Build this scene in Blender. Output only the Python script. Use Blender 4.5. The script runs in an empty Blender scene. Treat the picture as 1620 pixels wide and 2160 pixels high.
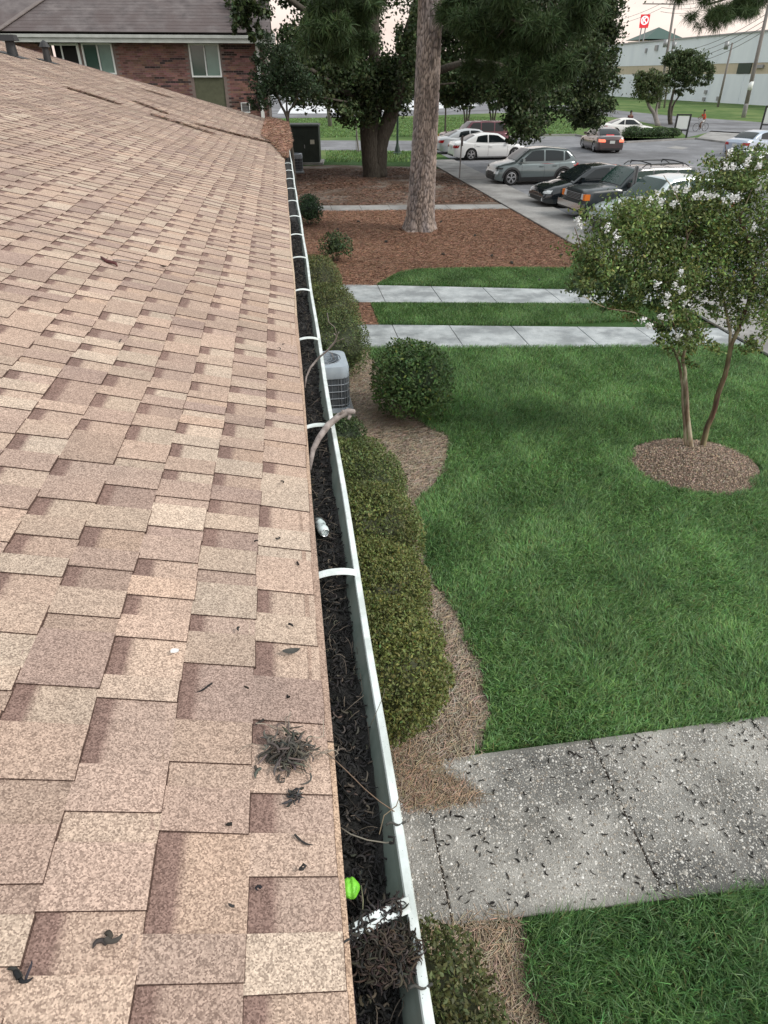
import bpy, bmesh, math, random
import numpy as np
from mathutils import Vector, Matrix
from math import sin, cos, tan, atan, radians, pi, sqrt, hypot
random.seed(7); rng = np.random.default_rng(7)
sc = bpy.context.scene
# ------------------------------------------------------------------ camera
F = 1400.0; TH = atan(920/F); PS = atan(224*cos(TH)/F); CH = 4.4      # focal length (in 1620 px), pitch, yaw, height
cam_d = bpy.data.cameras.new('camera'); cam = bpy.data.objects.new('camera', cam_d); sc.collection.objects.link(cam)
cam.location = (0, 0, CH); cam.rotation_euler = (pi/2-TH, 0, -PS)
cam_d.sensor_fit = 'VERTICAL'; cam_d.sensor_height = 24; cam_d.lens = 24*F/2160
cam_d.clip_start = .02; cam_d.clip_end = 3000
sc.camera = cam
# ------------------------------------------------------------------ sky and sun
SUN_EL, SUN_AZ = radians(42), radians(118)          # azimuth measured clockwise from +Y: light comes from the right, a little behind
w = bpy.data.worlds.new('World'); sc.world = w; w.use_nodes = True
nt = w.node_tree; nt.nodes.clear()
out = nt.nodes.new('ShaderNodeOutputWorld'); bg = nt.nodes.new('ShaderNodeBackground'); bg.inputs['Strength'].default_value = .1
sky = nt.nodes.new('ShaderNodeTexSky'); sky.sky_type = 'NISHITA'; sky.sun_disc = False
sky.sun_elevation = SUN_EL; sky.sun_rotation = SUN_AZ; sky.air_density = 1.2; sky.dust_density = 2.5
tc = nt.nodes.new('ShaderNodeTexCoord'); mp = nt.nodes.new('ShaderNodeMapping'); mp.inputs['Scale'].default_value = (1, 1, 5)
nz = nt.nodes.new('ShaderNodeTexNoise'); nz.inputs['Scale'].default_value = 2.2; nz.inputs['Detail'].default_value = 6; nz.inputs['Roughness'].default_value = .6
rp = nt.nodes.new('ShaderNodeValToRGB'); rp.color_ramp.elements[0].position = .3; rp.color_ramp.elements[0].color = (.80, .70, .66, 1)
rp.color_ramp.elements[1].position = .62; rp.color_ramp.elements[1].color = (1.0, .95, .90, 1)
vm = nt.nodes.new('ShaderNodeVectorMath'); vm.operation = 'SCALE'; vm.inputs['Scale'].default_value = 9.5
mx = nt.nodes.new('ShaderNodeMix'); mx.data_type = 'RGBA'; mx.inputs['Factor'].default_value = .82
L = nt.links.new
L(tc.outputs['Generated'], mp.inputs[0]); L(mp.outputs[0], nz.inputs['Vector']); L(nz.outputs['Fac'], rp.inputs[0])
sx = nt.nodes.new('ShaderNodeSeparateXYZ'); L(tc.outputs['Generated'], sx.inputs[0])
zr = nt.nodes.new('ShaderNodeValToRGB'); zr.color_ramp.elements[0].position = .04; zr.color_ramp.elements[0].color = (1.0, .90, .86, 1)
zr.color_ramp.elements[1].position = .5; zr.color_ramp.elements[1].color = (.84, .95, 1.0, 1); L(sx.outputs['Z'], zr.inputs[0])
ml = nt.nodes.new('ShaderNodeMix'); ml.data_type = 'RGBA'; ml.blend_type = 'MULTIPLY'; ml.inputs['Factor'].default_value = 1
L(rp.outputs[0], ml.inputs['A']); L(zr.outputs[0], ml.inputs['B']); L(ml.outputs['Result'], vm.inputs[0]); L(sky.outputs[0], mx.inputs['A']); L(vm.outputs[0], mx.inputs['B'])
L(mx.outputs['Result'], bg.inputs['Color']); L(bg.outputs[0], out.inputs[0])
sd = bpy.data.lights.new('sun', 'SUN'); sd.energy = 1.6; sd.angle = radians(16); sd.color = (1, .95, .88)
sun = bpy.data.objects.new('sun', sd); sc.collection.objects.link(sun)
sdir = Vector((sin(SUN_AZ)*cos(SUN_EL), cos(SUN_AZ)*cos(SUN_EL), sin(SUN_EL)))
sun.rotation_euler = sdir.to_track_quat('Z', 'Y').to_euler(); sun.location = (30, -10, 40)
sc.view_settings.view_transform = 'Standard'; sc.view_settings.look = 'None'
sc.view_settings.exposure = 0.55; sc.view_settings.gamma = 1; sc.view_settings.use_curve_mapping = False

# ------------------------------------------------------------------ measuring helpers (points of the place on its ground, at a depth, or on the roof)
CT, ST, CP, SP = cos(TH), sin(TH), cos(PS), sin(PS)
def ray(u, v):
    a = (u-810)/F; b = (1080-v)/F
    yf = CT+b*ST; z = -ST+b*CT
    return Vector((a*CP+yf*SP, -a*SP+yf*CP, z))
def G(u, v, z=0.0):
    r = ray(u, v); t = (z-CH)/r.z
    return Vector((r.x*t, r.y*t, z))
def W(u, v, Y):
    r = ray(u, v); t = Y/r.y
    return Vector((r.x*t, Y, CH+r.z*t))
PHI = radians(15); ZE = CH-1.08                    # pitch of the roof, height of its eave
def roofP(s, y, h=0.0):                            # a point on the roof, s metres up the slope
    wv = .007*sin(y*2.1+s*.8)+.005*sin(y*4.7-s*3.1)+.006*sin(y*.9+s*1.9+1)
    wv *= min(1, s*1.5) if s > 0 else 0
    return Vector((-s*cos(PHI)-h*0+.004*sin(y*3.3), y, ZE+s*sin(PHI)+h+wv))
def Rf(u, v):                                      # where a sight line meets the roof -> (s, y)
    r = ray(u, v); k = tan(PHI); t = (ZE-CH)/(r.z+k*r.x)
    return (-r.x*t/cos(PHI), r.y*t)

# ------------------------------------------------------------------ object helpers
COL = sc.collection
def tag(o, label=None, cat=None, group=None, kind=None):
    if label: o['label'] = label
    if cat: o['category'] = cat
    if group: o['group'] = group
    if kind: o['kind'] = kind
    return o
def thing(name, label, cat, loc=(0, 0, 0), rz=0, group=None):
    o = bpy.data.objects.new(name, None); COL.objects.link(o); o.location = loc; o.rotation_euler = (0, 0, rz); o.empty_display_size = .2
    return tag(o, label, cat, group)
def link(name, me, m=None, parent=None, smooth=False, kind=None, label=None, sharp=None):
    o = bpy.data.objects.new(name, me); COL.objects.link(o)
    if m is not None and len(me.materials) == 0:
        for q in (m if isinstance(m, (list, tuple)) else [m]): me.materials.append(q)
    if smooth:
        me.polygons.foreach_set('use_smooth', [True]*len(me.polygons))
        if sharp: me.set_sharp_from_angle(angle=radians(sharp))
    if parent: o.parent = parent
    if kind: o['kind'] = kind
    if label: o['label'] = label
    return o
class MB:
    def __init__(s): s.v = []; s.f = []; s.mi = []; s.c = []
    def quad(s, pts, mi=0, col=None):
        n = len(s.v); s.v += [tuple(p) for p in pts]; s.f.append(tuple(range(n, n+len(pts)))); s.mi.append(mi)
        s.c += [col or (1, 1, 1)]*len(pts)
    def add(s, vs, fs, mi=0, col=None):
        n = len(s.v); s.v += [tuple(p) for p in vs]; s.f += [tuple(i+n for i in f) for f in fs]; s.mi += [mi]*len(fs); s.c += [col or (1, 1, 1)]*len(vs)
    def box(s, c, d, rz=0, mi=0, col=None, M=None, taper=1.0):
        x, y, z = d[0]/2, d[1]/2, d[2]/2; t = taper
        p = [(-x, -y, -z), (x, -y, -z), (x, y, -z), (-x, y, -z), (-x*t, -y*t, z), (x*t, -y*t, z), (x*t, y*t, z), (-x*t, y*t, z)]
        Mx = M if M is not None else Matrix.Rotation(rz, 3, 'Z')
        s.add([Vector(c)+Mx@Vector(q) for q in p], [(0, 3, 2, 1), (4, 5, 6, 7), (0, 1, 5, 4), (1, 2, 6, 5), (2, 3, 7, 6), (3, 0, 4, 7)], mi, col)
    def bar(s, a, b, w, h, mi=0, col=None):
        a = Vector(a); b = Vector(b); d = b-a
        q = d.to_track_quat('X', 'Z').to_matrix()
        s.box((a+b)/2, (d.length, w, h), M=q, mi=mi, col=col)
    def tube(s, pts, rad, n=8, mi=0, caps=True, col=None):
        P = [Vector(p) for p in pts]; R = rad if isinstance(rad, (list, tuple)) else [rad]*len(P)
        vs = []; fs = []; u = None
        for i, p in enumerate(P):
            d = (P[min(i+1, len(P)-1)]-P[max(i-1, 0)]).normalized()
            if u is None: u = d.orthogonal().normalized()
            else:
                u = (u-d*u.dot(d))
                u = u.normalized() if u.length > 1e-6 else d.orthogonal().normalized()
            v = d.cross(u)
            for k in range(n):
                a = 2*pi*k/n; vs.append(p+(u*cos(a)+v*sin(a))*R[i])
        for i in range(len(P)-1):
            for k in range(n):
                k2 = (k+1) % n; fs.append((i*n+k, i*n+k2, (i+1)*n+k2, (i+1)*n+k))
        if caps: fs.append(tuple(range(n-1, -1, -1))); fs.append(tuple((len(P)-1)*n+k for k in range(n)))
        s.add(vs, fs, mi, col)
    def lathe(s, prof, n=24, c=(0, 0, 0), axis='Z', mi=0, col=None):    # prof: (r, h)
        vs = []; fs = []
        for r, h in prof:
            for k in range(n):
                a = 2*pi*k/n; x, y = r*cos(a), r*sin(a)
                q = (x, y, h) if axis == 'Z' else (x, h, y)
                vs.append(Vector(c)+Vector(q))
        for i in range(len(prof)-1):
            for k in range(n):
                k2 = (k+1) % n; fs.append((i*n+k, i*n+k2, (i+1)*n+k2, (i+1)*n+k))
        s.add(vs, fs, mi, col)
    def prism(s, poly, z0, z1, mi=0, col=None):
        n = len(poly); vs = [(p[0], p[1], z0) for p in poly]+[(p[0], p[1], z1) for p in poly]
        s.add(vs, [tuple(range(n-1, -1, -1)), tuple(range(n, 2*n))]+[(i, (i+1) % n, n+(i+1) % n, n+i) for i in range(n)], mi, col)
    def mesh(s, name, col=False):
        me = bpy.data.meshes.new(name); me.from_pydata(s.v, [], s.f); me.polygons.foreach_set('material_index', s.mi)
        if col:
            a = me.color_attributes.new('Col', 'FLOAT_COLOR', 'POINT')
            a.data.foreach_set('color', np.c_[np.array(s.c, dtype=np.float32), np.ones(len(s.c), np.float32)].ravel())
        me.update(); return me
    def build(s, name, m, parent=None, smooth=False, kind=None, label=None, col=False, sharp=None):
        return link(name, s.mesh(name, col), m, parent, smooth, kind, label, sharp)
def np_mesh(name, V, nper, cols, faces_per):
    """V (N,nper,3) points of N alike pieces; faces_per: index tuples within one piece; cols (N,3)."""
    N = V.shape[0]; me = bpy.data.meshes.new(name)
    me.vertices.add(N*nper); me.vertices.foreach_set('co', V.astype(np.float32).ravel())
    base = (np.arange(N)*nper)[:, None]
    li = np.concatenate([base+np.array(f)[None, :] for f in faces_per], 1).ravel()
    sizes = np.tile(np.array([len(f) for f in faces_per]), N)
    me.loops.add(len(li)); me.loops.foreach_set('vertex_index', li.astype(np.int32))
    me.polygons.add(len(sizes)); st = np.concatenate([[0], np.cumsum(sizes)[:-1]])
    me.polygons.foreach_set('loop_start', st.astype(np.int32)); me.polygons.foreach_set('loop_total', sizes.astype(np.int32))
    a = me.color_attributes.new('Col', 'FLOAT_COLOR', 'POINT')
    c = np.concatenate([np.repeat(cols, nper, 0), np.ones((N*nper, 1))], 1)
    a.data.foreach_set('color', c.astype(np.float32).ravel()); me.update(calc_edges=True); me.validate(); return me
def unit(a): return a/np.maximum(np.linalg.norm(a, axis=-1, keepdims=True), 1e-9)
def leaf_mesh(name, P, size, cols, up=.35, aspect=.5, outward=None):
    """leaf shaped quads, folded a little along the mid rib"""
    N = len(P); size = np.broadcast_to(size, (N,))[:, None]*rng.uniform(.65, 1.25, (N, 1))
    d = unit(rng.normal(size=(N, 3))+np.array([0, 0, -.1]))
    nrm = rng.normal(size=(N, 3))+np.array([0, 0, up*3])
    if outward is not None: nrm = nrm+outward*1.2
    s = unit(np.cross(d, nrm)); n2 = np.cross(s, d)
    A = P-d*size*.5; B = P+d*size*.5; C = P+s*size*aspect*.5-n2*size*.06; D = P-s*size*aspect*.5-n2*size*.06
    return np_mesh(name, np.stack([A, C, B, D], 1), 4, cols, [(0, 1, 2), (0, 2, 3)])
def vary(c, N, lo=.65, hi=1.35, hue=.12):
    c = np.array(c)[None, :]*rng.uniform(lo, hi, (N, 1)); return np.clip(c*(1+rng.normal(size=(N, 3))*hue*np.array([1, .5, .8])), 0, 1)
def fnoise(P, sc_=1.0, seed=0):                     # cheap smooth noise, -1..1
    r = np.random.default_rng(seed); t = np.zeros(len(P))
    for k in range(6):
        d = r.normal(size=P.shape[1])*sc_*(1.3**k); t += np.sin(P@d+r.uniform(0, 6.3))/(1.15**k)
    return t/4

# ------------------------------------------------------------------ materials
def mat(name, c1, c2=None, scale=5.0, detail=6, rough=.7, bump=0.0, bscale=None, metal=0.0, spots=None, stretch=None, spec=.5, lo=.3, hi=.7, attr=False, coat=0, c3=None, s3=.6, transl=0, obj=False, grain=None, cells=None):
    m = bpy.data.materials.new(name); m.use_nodes = True; n = m.node_tree; b = n.nodes['Principled BSDF']; lk = n.links.new
    b.inputs['Roughness'].default_value = rough; b.inputs['Metallic'].default_value = metal; b.inputs['Specular IOR Level'].default_value = spec
    if coat: b.inputs['Coat Weight'].default_value = coat; b.inputs['Coat Roughness'].default_value = .05
    if obj: co = n.nodes.new('ShaderNodeTexCoord').outputs['Object']
    else: co = n.nodes.new('ShaderNodeNewGeometry').outputs['Position']
    if stretch:
        q = n.nodes.new('ShaderNodeMapping'); q.inputs['Scale'].default_value = stretch; lk(co, q.inputs[0]); co = q.outputs[0]
    def noise(s, d, r=.6):
        q = n.nodes.new('ShaderNodeTexNoise'); q.inputs['Scale'].default_value = s; q.inputs['Detail'].default_value = d; q.inputs['Roughness'].default_value = r; lk(co, q.inputs['Vector']); return q.outputs['Fac']
    def ramp(f, a, c, lo, hi):
        q = n.nodes.new('ShaderNodeValToRGB'); e = q.color_ramp.elements; e[0].position = lo; e[1].position = hi; e[0].color = (*a, 1); e[1].color = (*c, 1); lk(f, q.inputs[0]); return q.outputs[0]
    def mix(f, a, c, bt='MIX'):
        q = n.nodes.new('ShaderNodeMix'); q.data_type = 'RGBA'; q.blend_type = bt
        if isinstance(f, float): q.inputs['Factor'].default_value = f
        else: lk(f, q.inputs['Factor'])
        lk(a, q.inputs['A']); lk(c, q.inputs['B']); return q.outputs['Result']
    col = None
    if c2 is not None:
        col = ramp(noise(scale, detail), c1, c2, lo, hi)
    else:
        q = n.nodes.new('ShaderNodeRGB'); q.outputs[0].default_value = (*c1, 1); col = q.outputs[0]
    if c3 is not None:
        q = n.nodes.new('ShaderNodeRGB'); q.outputs[0].default_value = (*c3, 1)
        f = ramp(noise(s3, 4), (0, 0, 0), (1, 1, 1), .45, .62); col = mix(f, col, q.outputs[0])
    if attr:
        a = n.nodes.new('ShaderNodeVertexColor'); a.layer_name = 'Col'; col = mix(1.0, col, a.outputs['Color'], 'MULTIPLY')
    if grain:                                        # (scale, dark factor, light factor)
        g = ramp(noise(grain[0], 3, .75), (grain[1],)*3, (grain[2],)*3, .40, .60); col = mix(1.0, col, g, 'MULTIPLY')
    if cells:                                        # (scale, dark, light): every granule its own tone
        q = n.nodes.new('ShaderNodeTexVoronoi'); q.inputs['Scale'].default_value = cells[0]; lk(co, q.inputs['Vector'])
        h = n.nodes.new('ShaderNodeSeparateColor'); lk(q.outputs['Color'], h.inputs[0]); g = ramp(h.outputs[0], (cells[1], cells[1]*.94, cells[1]*.92), (cells[2], cells[2]*.99, cells[2]*.97), .1, .95); col = mix(1.0, col, g, 'MULTIPLY')
    if spots:                                        # (scale, colour, threshold): round aggregate showing through
        q = n.nodes.new('ShaderNodeTexVoronoi'); q.inputs['Scale'].default_value = spots[0]; lk(co, q.inputs['Vector'])
        f = ramp(q.outputs['Distance'], (1, 1, 1), (0, 0, 0), spots[2]*.8, spots[2])
        h = n.nodes.new('ShaderNodeRGB'); h.outputs[0].default_value = (*spots[1], 1); col = mix(f, col, h.outputs[0])
    lk(col, b.inputs['Base Color'])
    if bump:
        q = n.nodes.new('ShaderNodeBump'); q.inputs['Strength'].default_value = 1; q.inputs['Distance'].default_value = bump
        lk(noise(bscale or scale*3, 5), q.inputs['Height']); lk(q.outputs[0], b.inputs['Normal'])
    if transl:
        t = n.nodes.new('ShaderNodeBsdfTranslucent'); ms = n.nodes.new('ShaderNodeMixShader'); ms.inputs[0].default_value = transl
        lk(col, t.inputs['Color']); lk(b.outputs[0], ms.inputs[1]); lk(t.outputs[0], ms.inputs[2]); lk(ms.outputs[0], n.nodes['Material Output'].inputs['Surface'])
    return m
M = {}
M['shingle'] = mat('shingle_granules', (.92, .92, .92), (1.14, 1.11, 1.08), scale=3, rough=.95, attr=True, spec=.15, grain=(60, .93, 1.07), cells=(430, .60, 1.46), bump=.0010, bscale=420)
M['felt'] = mat('roof_underlay', (.06, .045, .04), rough=.95)
M['white_metal'] = mat('white_painted_aluminium', (.62, .70, .70), (.82, .86, .85), scale=9, rough=.4, bump=.0006, bscale=60, c3=(.55, .6, .58), s3=14, spots=(130, (.16, .19, .19), .10))
M['gutter_in'] = mat('grey_green_gutter_inside', (.09, .12, .105), (.17, .205, .185), scale=14, rough=.6, c3=(.14, .16, .14), s3=9)  # grey-green, far darker than the outside of the trough
M['brown_metal'] = mat('brown_drip_edge', (.17, .115, .11), (.24, .17, .16), scale=12, rough=.5)
M['muck'] = mat('wet_leaf_muck', (.008, .008, .008), (.03, .028, .026), scale=60, rough=.9, bump=.01, bscale=80)
M['litter'] = mat('dark_litter', (1, 1, 1), rough=.9, attr=True, spec=.2)
M['leaf'] = mat('foliage', (.8, .8, .8), (1.15, 1.15, 1.1), scale=3, rough=.55, attr=True, transl=.22, spec=.35)
M['needle'] = mat('needles', (.85, .85, .85), (1.1, 1.1, 1.1), scale=3, rough=.6, attr=True, transl=.15, spec=.3)
M['grass'] = mat('grass_blades', (.7, .72, .7), (1.25, 1.22, 1.15), scale=1.3, rough=.6, attr=True, transl=.25, spec=.25)
M['turf'] = mat('turf', (.03, .07, .022), (.07, .14, .05), scale=6, detail=10, rough=.95, bump=.03, bscale=30, c3=(.035, .075, .02), s3=.35, spec=.1)
M['far_turf'] = mat('far_turf', (.05, .10, .03), (.10, .165, .05), scale=1.2, detail=8, rough=.95, c3=(.14, .19, .07), s3=.15, spec=.1)
M['straw_bed'] = mat('pine_straw', (.165, .092, .062), (.26, .155, .108), scale=22, detail=9, rough=.95, bump=.03, bscale=50, c3=(.16, .085, .06), s3=1.1, spec=.1)
M['old_straw'] = mat('faded_pine_straw', (.15, .105, .075), (.31, .235, .18), scale=25, detail=9, rough=.95, bump=.03, bscale=60, spec=.1)
M['dirt_bed'] = mat('brown_dirt_bed', (.07, .045, .035), (.16, .11, .082), scale=9, detail=9, rough=.95, bump=.03, bscale=20, c3=(.21, .18, .155), s3=.5, spec=.1)  # mottled brown dirt with paler random patches
M['straw'] = mat('straw_needles', (1, 1, 1), rough=.8, attr=True, spec=.25)
M['mulch'] = mat('mulch', (.10, .075, .055), (.25, .18, .135), scale=40, detail=8, rough=.95, bump=.03, bscale=60)
M['concrete'] = mat('sidewalk_concrete', (.32, .35, .365), (.50, .53, .54), scale=3.2, detail=9, rough=.9, bump=.003, bscale=90, c3=(.24, .26, .27), s3=1.4, grain=(55, .86, 1.1))
M['curb_concrete'] = mat('lot_walk_concrete', (.23, .225, .22), (.36, .355, .345), scale=1.2, detail=9, rough=.9, c3=(.19, .185, .18), s3=.5, grain=(14, .9, 1.08))
M['aggregate'] = mat('exposed_aggregate', (.15, .145, .132), (.45, .44, .41), scale=2.2, detail=10, rough=.9, bump=.006, bscale=150, c3=(.11, .11, .105), s3=.8, spots=(95, (.44, .43, .40), .25), grain=(120, .72, 1.25))
M['pebble'] = mat('pebbles', (.9, .9, .9), (1.1, 1.1, 1.1), scale=30, rough=.6, attr=True)
M['asphalt'] = mat('asphalt', (.15, .155, .17), (.25, .255, .27), scale=.8, detail=10, rough=.9, c3=(.12, .122, .13), s3=.16, grain=(6, .9, 1.1), spec=.3)
M['pale_lot'] = mat('pale_concrete_lot', (.52, .54, .57), (.70, .72, .74), scale=.15, detail=6, rough=.9)
M['white'] = mat('white_trim', (.74, .77, .76), rough=.6)
M['stucco'] = mat('warehouse_white', (.64, .70, .76), (.76, .82, .86), scale=.25, detail=6, rough=.85, stretch=(1, 1, .3))
M['tan'] = mat('tan_band', (.45, .40, .30), (.55, .48, .36), scale=.5, rough=.9)
M['greenpanel'] = mat('green_panel', (.085, .09, .055), (.115, .12, .075), scale=8, rough=.8)
M['darkgreen'] = mat('dark_green', (.01, .03, .02), (.02, .045, .03), scale=3, rough=.5)
M['green_roof'] = mat('green_metal_roof', (.03, .075, .06), rough=.5)
M['brick'] = mat('bricks', (.8, .8, .8), (1.2, 1.15, 1.15), scale=20, rough=.9, attr=True)
M['mortar'] = mat('mortar', (.17, .13, .12), (.24, .19, .17), scale=12, rough=.95)
M['old_shingle'] = mat('grey_brown_shingles', (.10, .088, .09), (.185, .165, .165), scale=2.2, detail=10, rough=.95, c3=(.12, .10, .10), s3=.8, bump=.01, bscale=12, spec=.1)
M['dark'] = mat('dark_opening', (.008, .008, .009), rough=.6)  # near-black colour standing for the unlit depth behind openings
M['glass'] = mat('window_glass', (.035, .075, .06), (.05, .10, .08), scale=1.5, rough=.08, spec=.8)
M['curtain'] = mat('window_behind_curtain', (.13, .21, .18), (.17, .27, .235), scale=2, rough=.15, spec=.7)
M['bark_pine'] = mat('pine_bark', (.10, .075, .065), (.33, .26, .22), scale=5, detail=8, rough=.95, stretch=(2.2, 2.2, .55), bump=.05, bscale=6, c3=(.16, .125, .115), s3=1.2)
M['bark_oak'] = mat('oak_bark', (.035, .03, .024), (.11, .095, .075), scale=9, detail=8, rough=.95, stretch=(2, 2, .5), bump=.04, bscale=12)
M['bark_myrtle'] = mat('smooth_myrtle_bark', (.24, .18, .11), (.52, .48, .36), scale=9, detail=4, rough=.7, stretch=(2, 2, .35), c3=(.10, .045, .03), s3=2.6)
M['bark_rust'] = mat('rusty_peeling_bark', (.03, .02, .016), (.12, .055, .035), scale=7, rough=.8, stretch=(2, 2, .5), c3=(.25, .22, .12), s3=2.2)
M['wood_pole'] = mat('weathered_pole', (.16, .14, .13), (.27, .25, .24), scale=4, rough=.9, stretch=(3, 3, .3))
M['grey_metal'] = mat('grey_metal', (.30, .31, .32), rough=.45, metal=.4)
M['ac'] = mat('grey_blue_enamel', (.36, .43, .50), (.45, .52, .58), scale=8, rough=.35)
M['ac_dark'] = mat('dark_coil_fan', (.05, .06, .07), (.09, .105, .12), scale=120, rough=.7, stretch=(1, 1, .1))  # dark blue-grey shared by coil, fan and fan well
M['wire'] = mat('fan_wire', (.42, .47, .52), rough=.4, metal=.5)
M['tyre'] = mat('rubber', (.012, .012, .013), rough=.8)
M['rim'] = mat('alloy', (.55, .56, .58), rough=.3, metal=.8)
M['chrome'] = mat('chrome', (.7, .72, .74), rough=.18, metal=1)
M['autoglass'] = mat('car_glass', (.010, .014, .016), rough=.04, spec=.45)
M['autoglass_teal'] = mat('green_tinted_car_glass', (.015, .045, .038), rough=.05, spec=.5)
M['trim'] = mat('black_plastic', (.02, .021, .023), rough=.55)
M['lamp_red'] = mat('tail_lens', (.30, .01, .012), rough=.15)
M['lamp_clear'] = mat('head_lens', (.6, .64, .66), rough=.1, spec=.8)
M['lamp_orange'] = mat('indicator_lens', (.75, .2, .03), rough=.2)
def emit(name, c, e, s):
    m = mat(name, c, rough=.3); b = m.node_tree.nodes['Principled BSDF']; b.inputs['Emission Color'].default_value = (*e, 1); b.inputs['Emission Strength'].default_value = s; return m
M['lit_red'] = emit('lit_tail_lens', (.6, .05, .03), (1, .18, .10), 1.3)
M['lit_red2'] = emit('lit_brake_bar', (.6, .02, .02), (1, .05, .06), 1.4)
M['red_sign'] = emit('red_backlit_sign', (.55, .02, .03), (.6, .02, .035), .5)
M['white_sign'] = emit('white_backlit_sign', (.8, .8, .8), (.9, .85, .85), .5)
M['plate'] = mat('licence_plate', (.6, .62, .6), rough=.4)
M['skin'] = mat('skin', (.16, .085, .055), rough=.6)
M['hair'] = mat('hair', (.012, .01, .009), rough=.7)
M['orange_cloth'] = mat('orange_shirt', (.52, .07, .03), rough=.9)
M['white_cloth'] = mat('white_cloth', (.6, .6, .6), rough=.9)
M['dark_cloth'] = mat('dark_cloth', (.03, .03, .04), rough=.9)
M['petal'] = mat('white_petals', (.80, .80, .80), rough=.7, transl=.2)
M['twig'] = mat('weathered_twig', (.16, .13, .12), (.40, .35, .33), scale=30, rough=.9, stretch=(1, 1, 1), bump=.003, bscale=90)
M['lime'] = mat('lime_green_skin', (.16, .55, .03), (.27, .78, .07), scale=40, rough=.45, bump=.002, bscale=70)
M['deadleaf'] = mat('grey_dead_leaf', (.035, .035, .033), (.07, .068, .06), scale=60, rough=.8)
M['dirty_can'] = mat('dented_pale_can', (.45, .55, .55), (.72, .8, .8), scale=20, rough=.35, c3=(.06, .08, .08), s3=38, obj=True)
M['trafo'] = mat('dark_green_enamel', (.010, .018, .014), (.025, .035, .028), scale=3, rough=.6)
def paint(name, c, flake=.3, rough=.28):
    return mat(name, c, tuple(min(1, q*1.12+.002) for q in c), scale=1.2, rough=rough, metal=flake, coat=.9, obj=True)

# ------------------------------------------------------------------ GROUND
def sheet(name, poly, z, m, sub=0, kind='structure'):
    bm = bmesh.new(); vs = [bm.verts.new((p[0], p[1], z)) for p in poly]; f = bm.faces.new(vs)
    if f.normal.z < 0: f.normal_flip()
    me = bpy.data.meshes.new(name); bmesh.ops.triangulate(bm, faces=bm.faces[:]); bm.normal_update()
    for f in bm.faces:
        if f.normal.z < 0: f.normal_flip()
    bm.to_mesh(me); bm.free(); return link(name, me, m, kind=kind)
def gp(*uv): return [G(u, v).xy for u, v in uv]
sheet('ground', [(-1500, -60), (1500, -60), (1500, 2500), (-1500, 2500)], 0, M['turf'])
sheet('far_grass', [(-30, 47.5)]+[(400, 47.5), (400, 500), (-30, 500)], .004, M['far_turf'])
bedR = [(770, 738), (790, 765), (880, 890), (945, 925), (935, 1000), (882, 1060), (872, 1120), (902, 1210), (960, 1300), (1010, 1400), (1035, 1500), (1010, 1580), (985, 1600)]
bedRw = [tuple(G(u, v).xy) for u, v in bedR]
sheet('pine_straw_bed', [(-2.0, bedRw[0][1])]+bedRw+[(-2.0, bedRw[-1][1])], .004, M['old_straw'])
sheet('pine_straw_bed', [(-2.0, -1.2), (1.2, -1.2), (1.16, 1.2), (1.12, 1.6), (1.0, 1.92), (-2.0, 1.95)], .004, M['old_straw'])
sheet('pine_straw_bed', [(-1.0, 13.7), (-1, 15.6), (1.75, 15.5), (1.72, 13.75)], .004, M['straw_bed'])
fixx = lambda L_: [Vector((8.72, p.y)) if p.x > 7.9 else p for p in L_]
bB = fixx(gp((640, 604), (790, 604), (838, 578), (880, 570), (1060, 566), (1200, 568), (1228, 524), (1150, 474), (1047, 441), (640, 445)))
sheet('pine_straw_bed', [(-1, bB[0][1])]+[tuple(p) for p in bB[0:]]+[(-1, bB[-1][1])], .004, M['straw_bed'])
bC = fixx(gp((1045, 434), (925, 356), (870, 352), (700, 348), (600, 352)))
sheet('dirt_bed', [(-3, bC[0][1])]+[tuple(p) for p in bC]+[(-3, bC[-1][1])], .004, M['dirt_bed'])
# sidewalks: slabs are pieces of the walk
def slabs(name, a0, a1, b0, b1, cuts, z, m, gap=.011, th=.05, jag=False, sag=.003):
    """strip between edge a0->a1 (near) and b0->b1 (far), cut into slabs at parameters"""
    w_ = bpy.data.objects.new(name, None); COL.objects.link(w_); w_['kind'] = 'structure'
    a0, a1, b0, b1 = map(Vector, (a0, a1, b0, b1)); ln = (a1-a0).length
    base = MB(); e = .0; base.prism([a0, a1, b1, b0], z-.05, z+.004); base.build('joint_base', M['dirt_bed'], w_)
    for i in range(len(cuts)-1):
        t0 = cuts[i]+gap/2/ln; t1 = cuts[i+1]-gap/2/ln; mb = MB()
        p = [a0.lerp(a1, t0), a0.lerp(a1, t1), b0.lerp(b1, t1), b0.lerp(b1, t0)]
        zz = [z+th-.03+random.uniform(-sag, sag) for _ in range(4)]
        n = 6; top = []; c = .006
        vs = [(q.x, q.y, z-.02) for q in p]+[(q.x, q.y, h-c) for q, h in zip(p, zz)]
        cen = sum(p, Vector((0, 0)))/4; ins = [q+(cen-q).normalized()*c*1.4 for q in p]
        vs += [(q.x, q.y, h) for q, h in zip(ins, zz)]
        fs = [(i2, (i2+1) % 4, 4+(i2+1) % 4, 4+i2) for i2 in range(4)]+[(4+i2, 4+(i2+1) % 4, 8+(i2+1) % 4, 8+i2) for i2 in range(4)]+[(8, 9, 10, 11)]
        mb.add(vs, fs); mb.build('concrete_slab', m, w_)
    return w_
def cutp(a0, a1, us, vs):                            # joint positions along an edge
    a0 = Vector(a0); a1 = Vector(a1); d = a1-a0; return [((G(u, v).xy-a0).dot(d))/d.length_squared for u, v in zip(us, vs)]
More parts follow.
